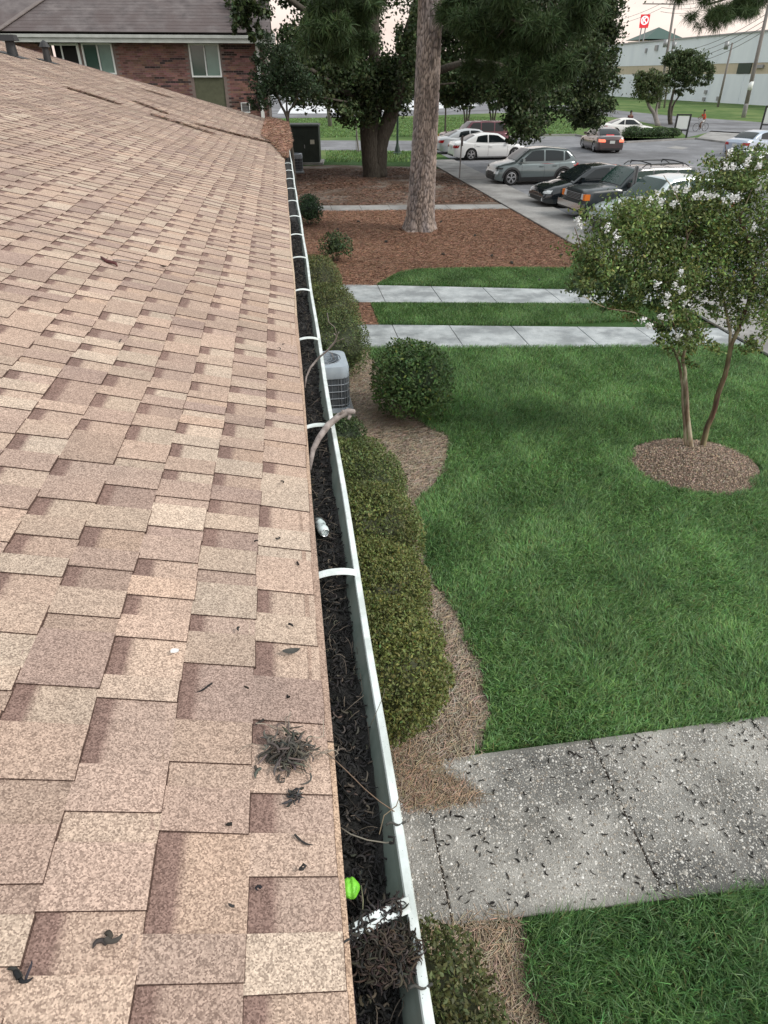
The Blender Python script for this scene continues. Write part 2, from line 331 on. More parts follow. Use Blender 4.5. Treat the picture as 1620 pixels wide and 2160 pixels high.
# near walk with exposed pebbles
n0, n1 = (-.55, 1.98), (5.0, 1.86); f0, f1 = (-.55, 3.10), (5.0, 3.22)
c_ = cutp(f0, f1, (895, 1245, 1590), (1640, 1562, 1527)); st_ = c_[2]-c_[1]
walk = slabs('aggregate_walk', n0, n1, f0, f1, [0, c_[1]-st_, c_[1], c_[2], c_[2]+st_, 1], .0, M['aggregate'])
a0 = G(755, 735).xy; a1 = G(1400, 733).xy; b0 = G(740, 686).xy; b1 = G(1330, 692).xy
def ext(p, q, x): t = (x-p.x)/(q.x-p.x); return p.lerp(q, t)
A0, A1, B0, B1 = ext(a0, a1, -.6), ext(a0, a1, 8.68), ext(b0, b1, -.6), ext(b0, b1, 8.68)
c_ = cutp(A0, A1, (849, 979, 1120, 1268), (735, 735, 734, 734)); st_ = c_[1]-c_[0]
slabs('front_sidewalk', A0, A1, B0, B1, [0, c_[0]-st_, c_[0], c_[1], c_[2], c_[3], c_[3]+st_, c_[3]+2*st_, 1], .0, M['concrete'])
a0 = G(740, 638).xy; a1 = G(1240, 641).xy; b0 = G(700, 601).xy; b1 = G(1200, 612).xy
A0, A1, B0, B1 = ext(a0, a1, -.6), ext(a0, a1, 8.68), ext(b0, b1, -.6), ext(b0, b1, 8.68)
c_ = cutp(B0, B1, (796, 909, 1018, 1150), (603, 606, 608, 611)); st_ = c_[1]-c_[0]
slabs('back_sidewalk', A0, A1, B0, B1, [0, c_[0]-st_, c_[0], c_[1], c_[2], c_[3], c_[3]+st_, c_[3]+2*st_, 1], .0, M['concrete'])
a0 = G(650, 446).xy; a1 = G(1047, 442).xy; b0 = G(640, 435).xy; b1 = G(1042, 432).xy
A0, A1, B0, B1 = ext(a0, a1, -.6), ext(a0, a1, 8.68), ext(b0, b1, -.6), ext(b0, b1, 8.68)
slabs('far_sidewalk', A0, A1, B0, B1, [i/8 for i in range(9)], .0, M['curb_concrete'])
# long walk beside the cars and the lot
slabs('parking_sidewalk', (10.45, -8), (10.45, 45.5), (8.7, -8), (8.7, 45.5), [i/34 for i in range(35)], .02, M['curb_concrete'], th=.07)
lot = gp((1319, 302), (1467, 294), (1560, 306), (1640, 318))
sheet('parking_lot', [(10.46, -20), (90, -20), (90, 46), tuple(lot[3]), tuple(lot[2]), tuple(lot[1]), tuple(lot[0])]+[tuple(G(1215, 287).xy), tuple(G(1110, 288).xy), tuple(G(1000, 296).xy), tuple(G(880, 297).xy), tuple(G(600, 296).xy), tuple(G(600, 316).xy), tuple(G(860, 319).xy), (10.46, 51.5)], .008, M['asphalt'])
sheet('concrete_apron', [tuple(G(*p).xy) for p in ((1467, 293), (1500, 276), (1640, 284), (1640, 330), (1560, 305))], .012, M['curb_concrete'])
sheet('grass_island', [tuple(G(*p).xy) for p in ((1535, 295), (1600, 284), (1660, 290), (1660, 300), (1590, 300))], .016, M['far_turf'])
sheet('road', [tuple(G(*p).xy) for p in ((1170, 222), (1200, 222), (1330, 236), (1425, 245), (1604, 258), (1700, 264), (1700, 290), (1500, 278), (1452, 290), (1430, 274), (1330, 252), (1200, 236), (1130, 227))], .012, M['asphalt'])
sheet('service_lot', [tuple(G(*p).xy) for p in ((560, 250), (700, 248), (900, 244), (1130, 236), (1150, 205), (900, 196), (560, 196))], .010, M['asphalt'])
sheet('service_lot', [tuple(G(*p).xy) for p in ((585, 240), (720, 239), (920, 230), (1010, 222), (920, 211), (740, 214), (600, 216))], .014, M['pale_lot'])
sheet('service_lot', [tuple(G(*p).xy) for p in ((560, 208), (700, 207), (720, 201), (560, 201))], .014, M['pale_lot'])
for nm, pts in (('kerb', [(1215, 287), (1319, 302), (1467, 294), (1560, 306), (1640, 318)]), ('kerb', [(1000, 296), (1110, 287), (1215, 286)])):
    mb = MB(); q = [G(*p) for p in pts]
    for a, b in zip(q[:-1], q[1:]): mb.bar(a+Vector((0, 0, .06)), b+Vector((0, 0, .06)), .18, .14)
    mb.build(nm, M['curb_concrete'], kind='structure')
# parking bay lines, worn
mb = MB()
for k in range(9):
    y = 12+k*3.3; d = Vector((cos(radians(12)), sin(radians(12)), 0))*4.6; a = Vector((10.8, y, .012)); n_ = Vector((-d.y, d.x, 0)).normalized()*.05
    mb.quad([a-n_, a+d-n_, a+d+n_, a+n_])
mb.build('parking_lines', mat('worn_line_paint', (.22, .22, .23), (.42, .42, .42), scale=4, rough=.9), kind='structure')
# pale patch worn in the lot
sheet('asphalt_patch', [tuple(G(*p).xy) for p in ((1405, 312), (1425, 308), (1452, 312), (1438, 316))], .013, M['curb_concrete'])

# ------------------------------------------------------------------ lawn blades, straw needles
SLABP = []
def inpoly(x, y, poly):
    c = np.zeros(len(x), bool); n = len(poly)
    for i in range(n):
        x1, y1 = poly[i][0], poly[i][1]; x2, y2 = poly[(i+1) % n][0], poly[(i+1) % n][1]
        if y1 == y2: continue
        t = (y1 > y) != (y2 > y); c ^= t & (x < (x2-x1)*(y-y1)/(y2-y1)+x1)
    return c
def blades(name, X, Y, hgt, wid, c, z0=0.0, lean=.7):
    N = len(X); P = np.stack([X, Y, np.full(N, z0)], 1)
    a = rng.uniform(0, 2*pi, N); # lean direction in loose swirls
    sw = fnoise(np.stack([X, Y], 1), 1.6, 3)*3.0; a = np.where(rng.random(N) < .55, sw+rng.normal(size=N)*.6, a)
    l = rng.uniform(.2, lean, N)*1.1; h = hgt*rng.uniform(.55, 1.25, N)
    d = np.stack([np.cos(a), np.sin(a), np.zeros(N)], 1); s = np.stack([-np.sin(a), np.cos(a), np.zeros(N)], 1)
    b = a+rng.normal(size=N); s = np.stack([-np.sin(b), np.cos(b), np.zeros(N)], 1)
    up = np.array([0, 0, 1.0]); w_ = wid*rng.uniform(.6, 1.3, (N, 1))
    m_ = P+d*(l*h*.35)[:, None]+up*(h*.6)[:, None]; t = P+d*(l*h*1.1)[:, None]+up*(h*(1-.25*l))[:, None]
    V = np.stack([P-s*w_/2, P+s*w_/2, m_+s*w_*.4, m_-s*w_*.4, t], 1)
    cols = vary(c, N, .45, 1.6, .12); pt = fnoise(np.stack([X, Y], 1), 2.2, 11)[:, None]
    cols = np.clip(cols*(1+.20*pt+.16*fnoise(np.stack([X, Y], 1), 14, 17)[:, None]), 0, 1); lt = rng.random(N) < .16; cols[lt] = vary((.25, .39, .20), int(lt.sum()), .7, 1.2, .06)
    dry = rng.random(N) < .02; cols[dry] = np.array([.22, .20, .09])
    return np_mesh(name, V, 5, cols, [(0, 1, 2, 3), (3, 2, 4)])
lawn_poly = [tuple(p) for p in bedRw]+[(8.6, 3.22), (8.6, 11.4), (1.2, 12.3)]
def scatter(x0, x1, y0, y1, n): return rng.uniform(x0, x1, n), rng.uniform(y0, y1, n)
def in_view(X, Y, z=0.0, mar=30):
    zz = z-CH; xr = X*CP-Y*SP; yf = X*SP+Y*CP; d = yf*CT-zz*ST; up = yf*ST+zz*CT
    u = 810+F*xr/d; v = 1080-F*up/d; return (d > .1) & (u > -mar) & (u < 1620+mar) & (v > -mar) & (v < 2160+mar)
C_GR = (.165, .305, .11)
X, Y = scatter(.9, 8.6, 3.15, 12.6, 760000)
keep = in_view(X, Y) & (rng.random(len(X)) < np.clip((5.2/np.maximum(Y, 3))**1.3, 0, 1))
wob_ = .05*fnoise(np.stack([X, Y], 1), 5, 2)+.04*fnoise(np.stack([X, Y], 1), 16, 9)
keep &= ~inpoly(X+wob_, Y, [(-2, bedRw[0][1])]+bedRw+[(-2, 3.1)]) & (Y > 3.16)
keep &= Y < 12.42-(X-1.3)*.12
MC = Vector((5.20, 7.22)); rad = np.hypot((X-MC.x), (Y-MC.y)*1.1)
keep &= rad > .82+.10*fnoise(np.stack([X, Y], 1), 5, 5)
X, Y = X[keep], Y[keep]; me = blades('lawn_grass', X, Y, .080, .0085, C_GR, lean=.95)
tag(link('lawn_grass', me, M['grass']), 'mown green grass of the lawn between the hedge bed and the front walk', 'grass', kind='stuff')
X, Y = scatter(1.0, 4.4, .35, 1.93, 60000); keep = in_view(X, Y) & (Y < 1.90) & (X > 1.10+.06*np.sin(Y*7)); X, Y = X[keep], Y[keep]
tag(link('lawn_grass', blades('lawn_grass', X, Y, .11, .0065, (.12, .24, .085), lean=1.0), M['grass']), 'longer dark grass on the near side of the pebbled walk', 'grass', kind='stuff')
X, Y = scatter(1.7, 8.6, 13.3, 20, 260000)
keep = in_view(X, Y) & (Y > 13.83-(X-1.3)*.16+.0) & ~((Y > 15.4-(X-1.3)*.15) & (Y < 17.2-(X-.85)*.22))
keep &= ~inpoly(X, Y, [(-1, bB[0][1])]+[tuple(p) for p in bB]) & (X > 1.75) ; keep &= Y < 18.8-(X-2)*.16
X, Y = X[keep], Y[keep]
tag(link('lawn_grass', blades('lawn_grass', X, Y, .08, .009, (.125, .235, .08)), M['grass']), 'strips of green grass between and behind the two far walks', 'grass', kind='stuff')
ga = [tuple(G(*p).xy) for p in ((590, 292), (1215, 283), (1190, 240), (590, 252))]; gb_ = [tuple(G(*p).xy) for p in ((690, 342), (905, 342), (870, 321), (686, 319))]
X, Y = scatter(0, 42, 40, 95, 160000); k = in_view(X, Y) & (inpoly(X, Y, ga) | inpoly(X, Y, gb_)); X, Y = X[k], Y[k]
tag(link('rough_grass', blades('rough_grass', X, Y, .16, .05, (.15, .25, .085), lean=.9), M['grass']), 'rough bright grass between the drive and the far pale lot', 'grass', kind='stuff')
def needles(name, X, Y, Z, ln, wd, c, lab, cat='straw', hue=.1, lift=.02, mask=True):
    N = len(X); a = rng.uniform(0, pi, N); d = np.stack([np.cos(a), np.sin(a), rng.normal(size=N)*.12], 1); s = np.stack([-np.sin(a), np.cos(a), np.zeros(N)], 1)
    ln = ln*rng.uniform(.5, 1.2, (N, 1)); P = np.stack([X, Y, Z+rng.uniform(.003, lift, N)], 1); k = rng.normal(size=(N, 1))*.22
    A = P-d*ln/2; B = P+d*ln/2; C = P+s*ln*k
    V = np.stack([A, A+s*wd, C+s*wd+[0, 0, wd], C, B+s*wd, B], 1)
    o = link(name, np_mesh(name, V, 6, vary(c, N, .55, 1.5, hue), [(0, 1, 2, 3), (3, 2, 4, 5)]), M['straw'])
    return tag(o, lab, cat, kind='stuff')
bp = [(-.2, bedRw[0][1])]+bedRw+[(-.2, bedRw[-1][1])]
X, Y = scatter(-.2, 2.3, 3.1, 12.4, 85000); k = in_view(X, Y) & inpoly(X-.0+.07*fnoise(np.stack([X, Y], 1), 6, 2)-.05*rng.random(len(X))**2, Y, bp) ; X, Y = X[k], Y[k]
needles('pine_straw', X, Y, .004, .15, .0036, (.36, .295, .225), 'faded tan pine straw of the bed along the clipped hedge')
X, Y = scatter(.3, 1.3, -.3, 2.0, 9000); k = (X < 1.14+.05*np.sin(Y*9)); X, Y = X[k], Y[k]
needles('pine_straw', X, Y, .004, .15, .003, (.33, .26, .19), 'faded pine straw at the near corner of the pebbled walk')
X, Y = scatter(.5, 1.25, 2.75, 3.3, 3500); k = (X+Y+.10*fnoise(np.stack([X, Y], 1), 9, 4) < 3.97-.25*rng.random(len(X))**2); X, Y = X[k], Y[k]
needles('pine_straw', X, Y, .012, .16, .003, (.32, .24, .17), 'loose straw spilling over the corner of the pebbled walk')
X, Y = scatter(0, 9, 13.6, 29, 110000); k = in_view(X, Y) & (inpoly(X, Y, [(-1, bB[0][1])]+[tuple(p) for p in bB]) | inpoly(X, Y, [(-1, 13.75), (-1, 15.5), (1.72, 15.4), (1.72, 13.75)])); X, Y = X[k], Y[k]
needles('pine_straw', X, Y, .004, .16, .0055, (.275, .16, .108), 'reddish brown pine straw around the tall pine')
for (u, v) in ((714, 487), (734, 505), (811, 513), (928, 471), (1036, 543), (1082, 558), (1178, 541), (940, 539), (1157, 572), (1139, 594), (760, 470), (1000, 500)):
    g_ = G(u, v); mb = MB()
    for j in range(5):
        for k in range(6): a = k*pi/3+j*.5; rr = (.020, .034, .036, .028, .014)[j]; mb.tube([(0, 0, .012+j*.017), (rr*cos(a), rr*sin(a), .018+j*.019)], [.009, .004], 4)
    o = mb.build('pine_cone', M['deadleaf'], smooth=True); o.location = g_+Vector((0, 0, .02)); o.rotation_euler = (1.3, 0, u*.7); o.scale = (1.3, 1.3, 1.4); tag(o, 'small dark pine cone lying in the straw around the tall pine', 'pine cone', 'pine cones in the red straw')
X, Y = scatter(0, 9, 29.3, 42, 40000); k = in_view(X, Y) & inpoly(X, Y, [(-3, bC[0][1])]+[tuple(p) for p in bC]+[(-3, bC[-1][1])]) & (rng.random(len(X)) < np.clip(.5+.7*fnoise(np.stack([X, Y], 1), 1.0, 31), .05, 1)); X, Y = X[k], Y[k]
needles('pine_straw', X, Y, .004, .20, .011, (.17, .10, .072), 'thin scatter of brown straw on the dirt under the oak')
# ------------------------------------------------------------------ pebbles, litter on the near walk
def blobs(name, P, r, cols, m, flat=.45):
    N = len(P); r = np.broadcast_to(r, (N,))[:, None]; a = rng.uniform(0, 2*pi, N); el = rng.uniform(.6, 1, (N, 1))
    ca, sa = np.cos(a)[:, None], np.sin(a)[:, None]; ex = np.concatenate([ca, sa, 0*ca], 1)*r; ey = np.concatenate([-sa, ca, 0*ca], 1)*r*el; ez = np.array([[0, 0, 1.]])*r*flat
    pts = []
    for k in range(6): pts.append(P+ex*cos(k*pi/3)+ey*sin(k*pi/3))
    for k in range(3): pts.append(P+(ex*cos(k*2*pi/3+.5)+ey*sin(k*2*pi/3+.5))*.55+ez)
    fs = [(6, 7, 8)]+[(0, 1, 6), (1, 2, 6), (2, 7, 6), (2, 3, 7), (3, 4, 7), (4, 8, 7), (4, 5, 8), (5, 0, 8), (0, 6, 8)]
    return np_mesh(name, np.stack(pts, 1), 9, cols, fs)
zt = .0195
X, Y = scatter(.2, 4.6, 1.9, 3.25, 42000); k = in_view(X, Y, zt) & (Y > 1.98-.02*X+.03) & (Y < 3.11+.02*X-.03); X, Y = X[k], Y[k]; N = len(X)
dens = .5+.5*fnoise(np.stack([X, Y], 1), 1.8, 21); k = rng.random(N) < (.5+.5*np.clip(dens, 0, 1))*np.clip(1.5-(X-1)*.2, .45, 1); X, Y = X[k], Y[k]; N = len(X)
pc = np.array([(.58, .56, .52), (.44, .42, .38), (.70, .69, .66), (.34, .30, .25), (.18, .16, .14)])[rng.choice(5, N, p=[.3, .25, .15, .17, .13])]*rng.uniform(.8, 1.1, (N, 1))
o = link('pebble', blobs('pebble', np.stack([X, Y, np.full(N, zt)], 1), np.exp(rng.normal(size=N)*.38)*.0046, pc, None), M['pebble'], smooth=True, parent=walk, kind='stuff')
def curls(P, L_, r_, cols, lift=.0, seg=5, n=4, flat=False):
    """little curled catkins: bent tapering tubes"""
    N = len(P); a0 = rng.uniform(0, 2*pi, N); bend = rng.normal(size=N)*2.2; s2 = rng.normal(size=N)*1.6
    L_ = L_*rng.uniform(.6, 1.25, N); r_ = r_*rng.uniform(.7, 1.3, N)
    pit = np.zeros(N) if flat else rng.normal(size=N)*.35
    pts = []; cur = P.copy(); dirs = []
    for i in range(seg+1):
        t = i/seg; a = a0+bend*t+s2*t*t
        d = np.stack([np.cos(a)*np.cos(pit), np.sin(a)*np.cos(pit), np.sin(pit)*np.cos(t*3)], 1); dirs.append(d); pts.append(cur.copy()); cur = cur+d*(L_/seg)[:, None]
    V = []
    for i in range(seg+1):
        d = dirs[i]; s = unit(np.cross(d, np.array([0, 0, 1.])+0*d)); u = np.cross(s, d); rr = (r_*(1.0, 1.15, .95, 1.1, .8, .35)[min(i, 5)])[:, None]
        for k in range(n):
            an = 2*pi*k/n+.4; V.append(pts[i]+(s*cos(an)+u*sin(an)*.8)*rr)
    fs = [(i*n+k, i*n+(k+1) % n, (i+1)*n+(k+1) % n, (i+1)*n+k) for i in range(seg) for k in range(n)]
    return np_mesh('catkins', np.stack(V, 1), (seg+1)*n, cols, fs)
X, Y = scatter(.6, 4.6, 1.95, 3.25, 820); k = in_view(X, Y, zt) & (Y > 2.0-.02*X) & (Y < 3.1+.02*X); X, Y = X[k], Y[k]; N = len(X)
k = rng.random(N) < np.clip(.55+.5*fnoise(np.stack([X, Y], 1), 2.5, 8), .2, 1); X, Y = X[k], Y[k]; N = len(X)
tag(link('catkin_litter', curls(np.stack([X, Y, np.full(N, zt+.007)], 1), .042, .0042, vary((.022, .020, .019), N, .6, 1.5, .05), flat=True), M['litter'], smooth=True), 'small dark curled catkins strewn over the pebbled walk', 'litter', kind='stuff')
# mulch ring under the flowering tree
rad_, a_ = np.sqrt(rng.random(9000))*.84, rng.uniform(0, 2*pi, 9000); X = MC.x+rad_*np.cos(a_)*(1+.06*np.sin(3*a_)); Y = MC.y+rad_*np.sin(a_)*.92
bmx = MB(); n_ = 28; ring = []
for j in range(5):
    rr = .86*(1-j/5.); ring.append([(MC.x+rr*cos(2*pi*k/n_)*(1+.05*sin(3*2*pi*k/n_)), MC.y+rr*sin(2*pi*k/n_)*.93, .002+.11*(1-(rr/.86)**2)+random.uniform(0, .012)) for k in range(n_)])
vs = [p for r in ring for p in r]+[(MC.x, MC.y, .12)]
fs = [(j*n_+k, j*n_+(k+1) % n_, (j+1)*n_+(k+1) % n_, (j+1)*n_+k) for j in range(4) for k in range(n_)]+[(4*n_+k, 4*n_+(k+1) % n_, 5*n_) for k in range(n_)]
bmx.add(vs, fs); o = bmx.build('mulch_mound', M['mulch'], smooth=True, kind='stuff'); tag(o, 'low round mound of brown mulch under the white flowering tree', 'mulch')
needles('mulch_chips', X, Y, .006+.11*(1-(rad_/.84)**2), .032, .0060, (.36, .28, .215), 'loose bark chips and straw on the mulch mound', 'mulch', lift=.02)

# ------------------------------------------------------------------ NEAR HOUSE, roof, gutter
house = thing('house', 'single storey house with tan shingled roof filling the left of the view', 'house', (0, 0, 0))
RS = 10.2; RY0, RY1 = -1.0, 21.0
mb = MB(); mb.box((-8, 10, 1.5), (15.2, 21.6, 3.0)); mb.build('wall', M['mortar'], house)
mb = MB()
ns, nyy = 40, 60
vs = [roofP(.015+(RS-.015)*i/ns, RY0+(RY1-RY0)*j/nyy, -.012) for j in range(nyy+1) for i in range(ns+1)]
fs = [(j*(ns+1)+i, (j+1)*(ns+1)+i, (j+1)*(ns+1)+i+1, j*(ns+1)+i+1) for j in range(nyy) for i in range(ns)]
mb.add(vs, fs)
vs2 = [(-RS*cos(PHI)-0*RS, RY0, ZE+RS*sin(PHI)-.012), (-RS*cos(PHI), RY1, ZE+RS*sin(PHI)-.012), (-2*RS*cos(PHI), RY1, ZE), (-2*RS*cos(PHI), RY0, ZE)]
mb.quad(vs2); mb.build('roof_deck', M['felt'], house)
mb = MB(); mb.box((.002, 10, ZE-.055), (.008, 22, .10)); 
nn = 80
for j in range(nn):
    y0 = RY0+(RY1-RY0)*j/nn; y1 = RY0+(RY1-RY0)*(j+1)/nn
    wob = lambda y: .0085+.0035*sin(y*2.7)+.002*sin(y*7)
    mb.quad([(-.04, y0, ZE-.004), (wob(y0), y0, ZE-.010), (wob(y1), y1, ZE-.010), (-.04, y1, ZE-.004)]); mb.quad([(wob(y0), y0, ZE-.010), (wob(y0)+.001, y0, ZE-.035), (wob(y1)+.001, y1, ZE-.035), (wob(y1), y1, ZE-.010)])
mb.build('drip_edge', M['brown_metal'], house)
mb = MB(); mb.box((-.03, 10, ZE-.10), (.04, 22, .15)); mb.box((-.35, 10, ZE-.18), (.62, 22, .01)); mb.build('fascia', M['white'], house)
mb = MB()
for sgn in (1,):
    a = roofP(0, RY1, 0); b = roofP(RS, RY1, 0); mb.bar(a+Vector((0, .02, -.08)), b+Vector((0, .02, -.08)), .03, .16)
mb.build('rake_board', M['brown_metal'], house)
# shingle pieces: raised tabs and recessed ones with a dark shadow band printed at their top
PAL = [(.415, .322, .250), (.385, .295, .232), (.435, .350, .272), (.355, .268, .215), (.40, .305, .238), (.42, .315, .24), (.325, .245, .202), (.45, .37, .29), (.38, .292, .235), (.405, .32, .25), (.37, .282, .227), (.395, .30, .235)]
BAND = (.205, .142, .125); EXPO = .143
pieces = []
ncourse = int(RS/EXPO)
for c in range(ncourse):
    y = RY0-random.uniform(0, .3); s0 = c*EXPO; raised = random.random() < .5; off = random.uniform(-.0015, .0015)
    sh = random.uniform(.93, 1.07)
    while y < RY1:
        wd = random.uniform(.055, .115) if raised else random.uniform(.04, .11)
        if random.random() < .07: wd += .08
        y1 = min(y+wd, RY1); col = random.choice(PAL); k = random.uniform(.90, 1.09)*sh; col = (col[0]*k*.99, col[1]*k*1.005, col[2]*k*1.07)
        pieces.append((s0+off, y, y1, raised, col)); y = y1; raised = not raised
EDGE = (.085, .058, .050)  # asphalt edge and the shadow line beside it, in one dark colour
def piece_mesh(mb, s0, y0, y1, raised, col):
    hb = .0068 if raised else .0036
    jag = random.uniform(-.0022, .0022); s0 = s0+(jag if raised else -abs(jag)*.3+.001)
    gy = .0004; ys = [y0-gy, y1+gy] if raised else [y0, y1]; ee = .0022 if raised else .0
    SE = EXPO+.012                                   # runs on under the course above
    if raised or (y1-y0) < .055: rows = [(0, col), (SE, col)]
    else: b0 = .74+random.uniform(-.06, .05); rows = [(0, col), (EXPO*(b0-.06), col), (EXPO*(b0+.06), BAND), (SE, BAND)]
    vs = []; cs = []; n = len(rows); ny = 3 if (y1-y0) > .1 else 2; yy_ = [ys[0]+(ys[1]-ys[0])*k/(ny-1) for k in range(ny)]; jl = [random.uniform(-.0011, .0011) for _ in yy_]; tilt = random.uniform(-.0025, .0025)
    for ri, (s_, c_) in enumerate(rows):
        h = hb*(1-s_/EXPO)+(.0035 if raised else .0)*(s_/EXPO)
        for k, yy in enumerate(yy_): vs.append(roofP(s0+s_+(jl[k] if ri == 0 else 0), yy+(tilt*s_/EXPO if raised else 0), h)); cs.append(c_)
    nt_ = len(vs)
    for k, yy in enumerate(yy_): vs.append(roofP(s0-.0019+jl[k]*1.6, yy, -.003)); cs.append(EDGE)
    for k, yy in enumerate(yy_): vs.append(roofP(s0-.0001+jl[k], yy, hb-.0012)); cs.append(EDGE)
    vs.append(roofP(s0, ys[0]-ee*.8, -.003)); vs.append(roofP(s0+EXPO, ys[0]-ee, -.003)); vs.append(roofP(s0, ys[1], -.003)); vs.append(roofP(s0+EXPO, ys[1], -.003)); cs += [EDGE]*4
    b = nt_+2*ny
    fs = [(ri*ny+k, (ri+1)*ny+k, (ri+1)*ny+k+1, ri*ny+k+1)[::-1] for ri in range(n-1) for k in range(ny-1)]
    fs = [f[::-1] for f in fs]
    fs += [(nt_+k, nt_+ny+k, nt_+ny+k+1, nt_+k+1) for k in range(ny-1)]
    fs += [(nt_+ny+k, k, k+1, nt_+ny+k+1) for k in range(ny-1)]
    if raised:                                       # cut side of the raised tab: dark asphalt with its shadow line painted in
        m0 = len(vs); vs += [roofP(s0, ys[0], hb-.0006), roofP(s0+SE, ys[0]+tilt, .003)]; cs += [EDGE, EDGE]
        fs += [(b, m0, m0+1, b+1), (b+2, b+3, (n-1)*ny+ny-1, ny-1)]
    m0 = len(mb.v); mb.v += [tuple(p) for p in vs]; mb.c += cs; mb.f += [tuple(i+m0 for i in f) for f in fs]; mb.mi += [0]*len(fs)
def persp(p):
    zz = p.z-CH; xr = p.x*CP-p.y*SP; yf = p.x*SP+p.y*CP; d = yf*CT-zz*ST; up = yf*ST+zz*CT
    return (810+F*xr/d, 1080-F*up/d, d) if d > .05 else (-999, -999, 99)
rank = []
for i, (s0, y0, y1, r_, c_) in enumerate(pieces):
    u, v, d = persp(roofP(s0+.07, (y0+y1)/2)); vis = -60 < u < 1680 and -60 < v < 2220
    rank.append(((y1-y0)/d**2.6 if vis else 0, i))
rank.sort(reverse=True); near = set(i for a, i in rank[:296] if a > 0)
rest = MB()
for i, p in enumerate(pieces):
    if i in near:
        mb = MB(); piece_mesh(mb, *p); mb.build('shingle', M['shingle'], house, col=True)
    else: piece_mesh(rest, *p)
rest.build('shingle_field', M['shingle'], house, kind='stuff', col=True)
# starter strip at the eave
mb = MB()
for j in range(24):
    y0 = RY0+j*.92; cc = random.choice(PAL); mb.add([roofP(-.012, y0, .0005), roofP(-.012, y0+.917, .0005), roofP(.03, y0+.917, .003), roofP(.03, y0, .003), roofP(-.012, y0, -.006), roofP(-.012, y0+.917, -.006)], [(0, 1, 2, 3), (4, 5, 1, 0)], col=cc)
mb.build('starter_strip', M['shingle'], house, col=True)
# plumbing vents on the roof, each a pipe with flashing
for (u, v, hgt, wd) in ((28, 119, .34, .26), (102, 131, .36, .20)):
    s, y = Rf(u, v); b = roofP(s, y); t = thing('roof_vent', 'dark square-capped vent on the far end of the tan roof' if u < 50 else 'slimmer dark pipe vent right of the square-capped one', 'vent', b)
    mb = MB(); mb.box((0, 0, .0), (wd*1.9, wd*1.9, .03), M=Matrix.Rotation(PHI, 3, 'Y')); mb.build('flashing', M['trim'], t)
    mb = MB(); mb.tube([(0, 0, -.05), (0, 0, hgt*.75)], [wd*.42, wd*.32], 12); mb.build('pipe', M['trim'], t, smooth=True, sharp=40)
    mb = MB()
    if u < 50: mb.box((0, 0, hgt*.86), (wd*1.15, wd*1.15, hgt*.3), taper=.85)
    else: mb.lathe([(0.001, hgt*1.1), (wd*.35, hgt*.98), (wd*.6, hgt*.74), (wd*.3, hgt*.70)], 12)
    mb.build('cap', M['trim'], t)
# gutter: K-style trough, its hangers and the end
gut = bpy.data.objects.new('gutter', None); COL.objects.link(gut); gut.parent = house
GX = .117; LW = .0165
def gx(y): return GX+.0025*sin(y*1.3)+.002*sin(y*3.9+1)+(.004*math.exp(-((y-.75)/.3)**2))
def lipz(y): return ZE-.014+.002*sin(y*1.7)
mb = MB(); mi_ = MB(); seg = 150; ys_ = [-.6+21.4*(j/seg)**1.6 for j in range(seg+1)]
def prof(y):
    g = gx(y); z = lipz(y)
    return [(g-LW, z-.006), (g-LW+.002, z), (g-.002, z+.001), (g, z-.003), (g+.001, z-.022), (g-.012, z-.032), (g-.018, z-.06), (g-.035, z-.10), (.012, z-.10)]
for j in range(seg):
    for (a, b) in zip(range(8), range(1, 9)):
        p, q = prof(ys_[j]), prof(ys_[j+1]); mb.quad([(p[a][0], ys_[j], p[a][1]), (p[b][0], ys_[j], p[b][1]), (q[b][0], ys_[j+1], q[b][1]), (q[a][0], ys_[j+1], q[a][1])][::-1])
    p, q = ys_[j], ys_[j+1]
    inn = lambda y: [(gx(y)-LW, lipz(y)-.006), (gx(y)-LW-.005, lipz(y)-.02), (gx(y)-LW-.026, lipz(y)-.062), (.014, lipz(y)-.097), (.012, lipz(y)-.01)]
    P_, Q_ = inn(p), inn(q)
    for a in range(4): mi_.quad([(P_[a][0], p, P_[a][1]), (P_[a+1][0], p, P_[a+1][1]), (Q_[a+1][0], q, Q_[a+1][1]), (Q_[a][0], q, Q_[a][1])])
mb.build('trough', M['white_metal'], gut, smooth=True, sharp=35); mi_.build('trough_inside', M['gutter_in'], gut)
# (gutter hangers are pieces of the gutter)
hy = [.49, 1.365, 2.25, 3.24, 4.13, 5.0, 5.84, 6.7, 7.6, 8.5, 9.4, 10.3, 11.2]
for n_, y in enumerate(hy):
    mb = MB(); K = 10; skew = .004 if n_ else .036
    path = []
    for k in range(K+1):
        t = k/K; path.append((.0+t*(gx(y)-LW*.6), y+skew*(t if n_ else t)+.0, lipz(y)+.001+.0115*(1 if n_ else .45)*sin(pi*min(1, t*1.02))**.7 - .002))
    for dy, hh in ((-.011, .0), (-.004, .004), (.004, .004), (.011, .0)): pass
    offs = [(-.013, 0), (-.010, .004), (-.003, .004), (0, .0), (.003, .004), (.010, .004), (.013, 0)]
    vs = [(x, yy+o_, z+h_) for (x, yy, z) in path for o_, h_ in offs]; m_ = len(offs)
    mb.add(vs, [(k*m_+i, (k+1)*m_+i, (k+1)*m_+i+1, k*m_+i+1) for k in range(K) for i in range(m_-1)]); mb.build('gutter_hanger', M['white_metal'], gut)
for y in (.66, .41):
    mb = MB(); K = 8; path = [(gx(y)-.03+.035*k/K, y+.002*sin(k), lipz(y)+.002+.003*sin(k*.8)) for k in range(K+1)]
    mb.tube(path, .0022, 5)
    tag(mb.build('catkin', M['deadleaf'], smooth=True), 'thin brown catkin lying across the white gutter lip, '+('beside the small green husk' if y > .5 else 'beside the last hanger'), 'catkin')
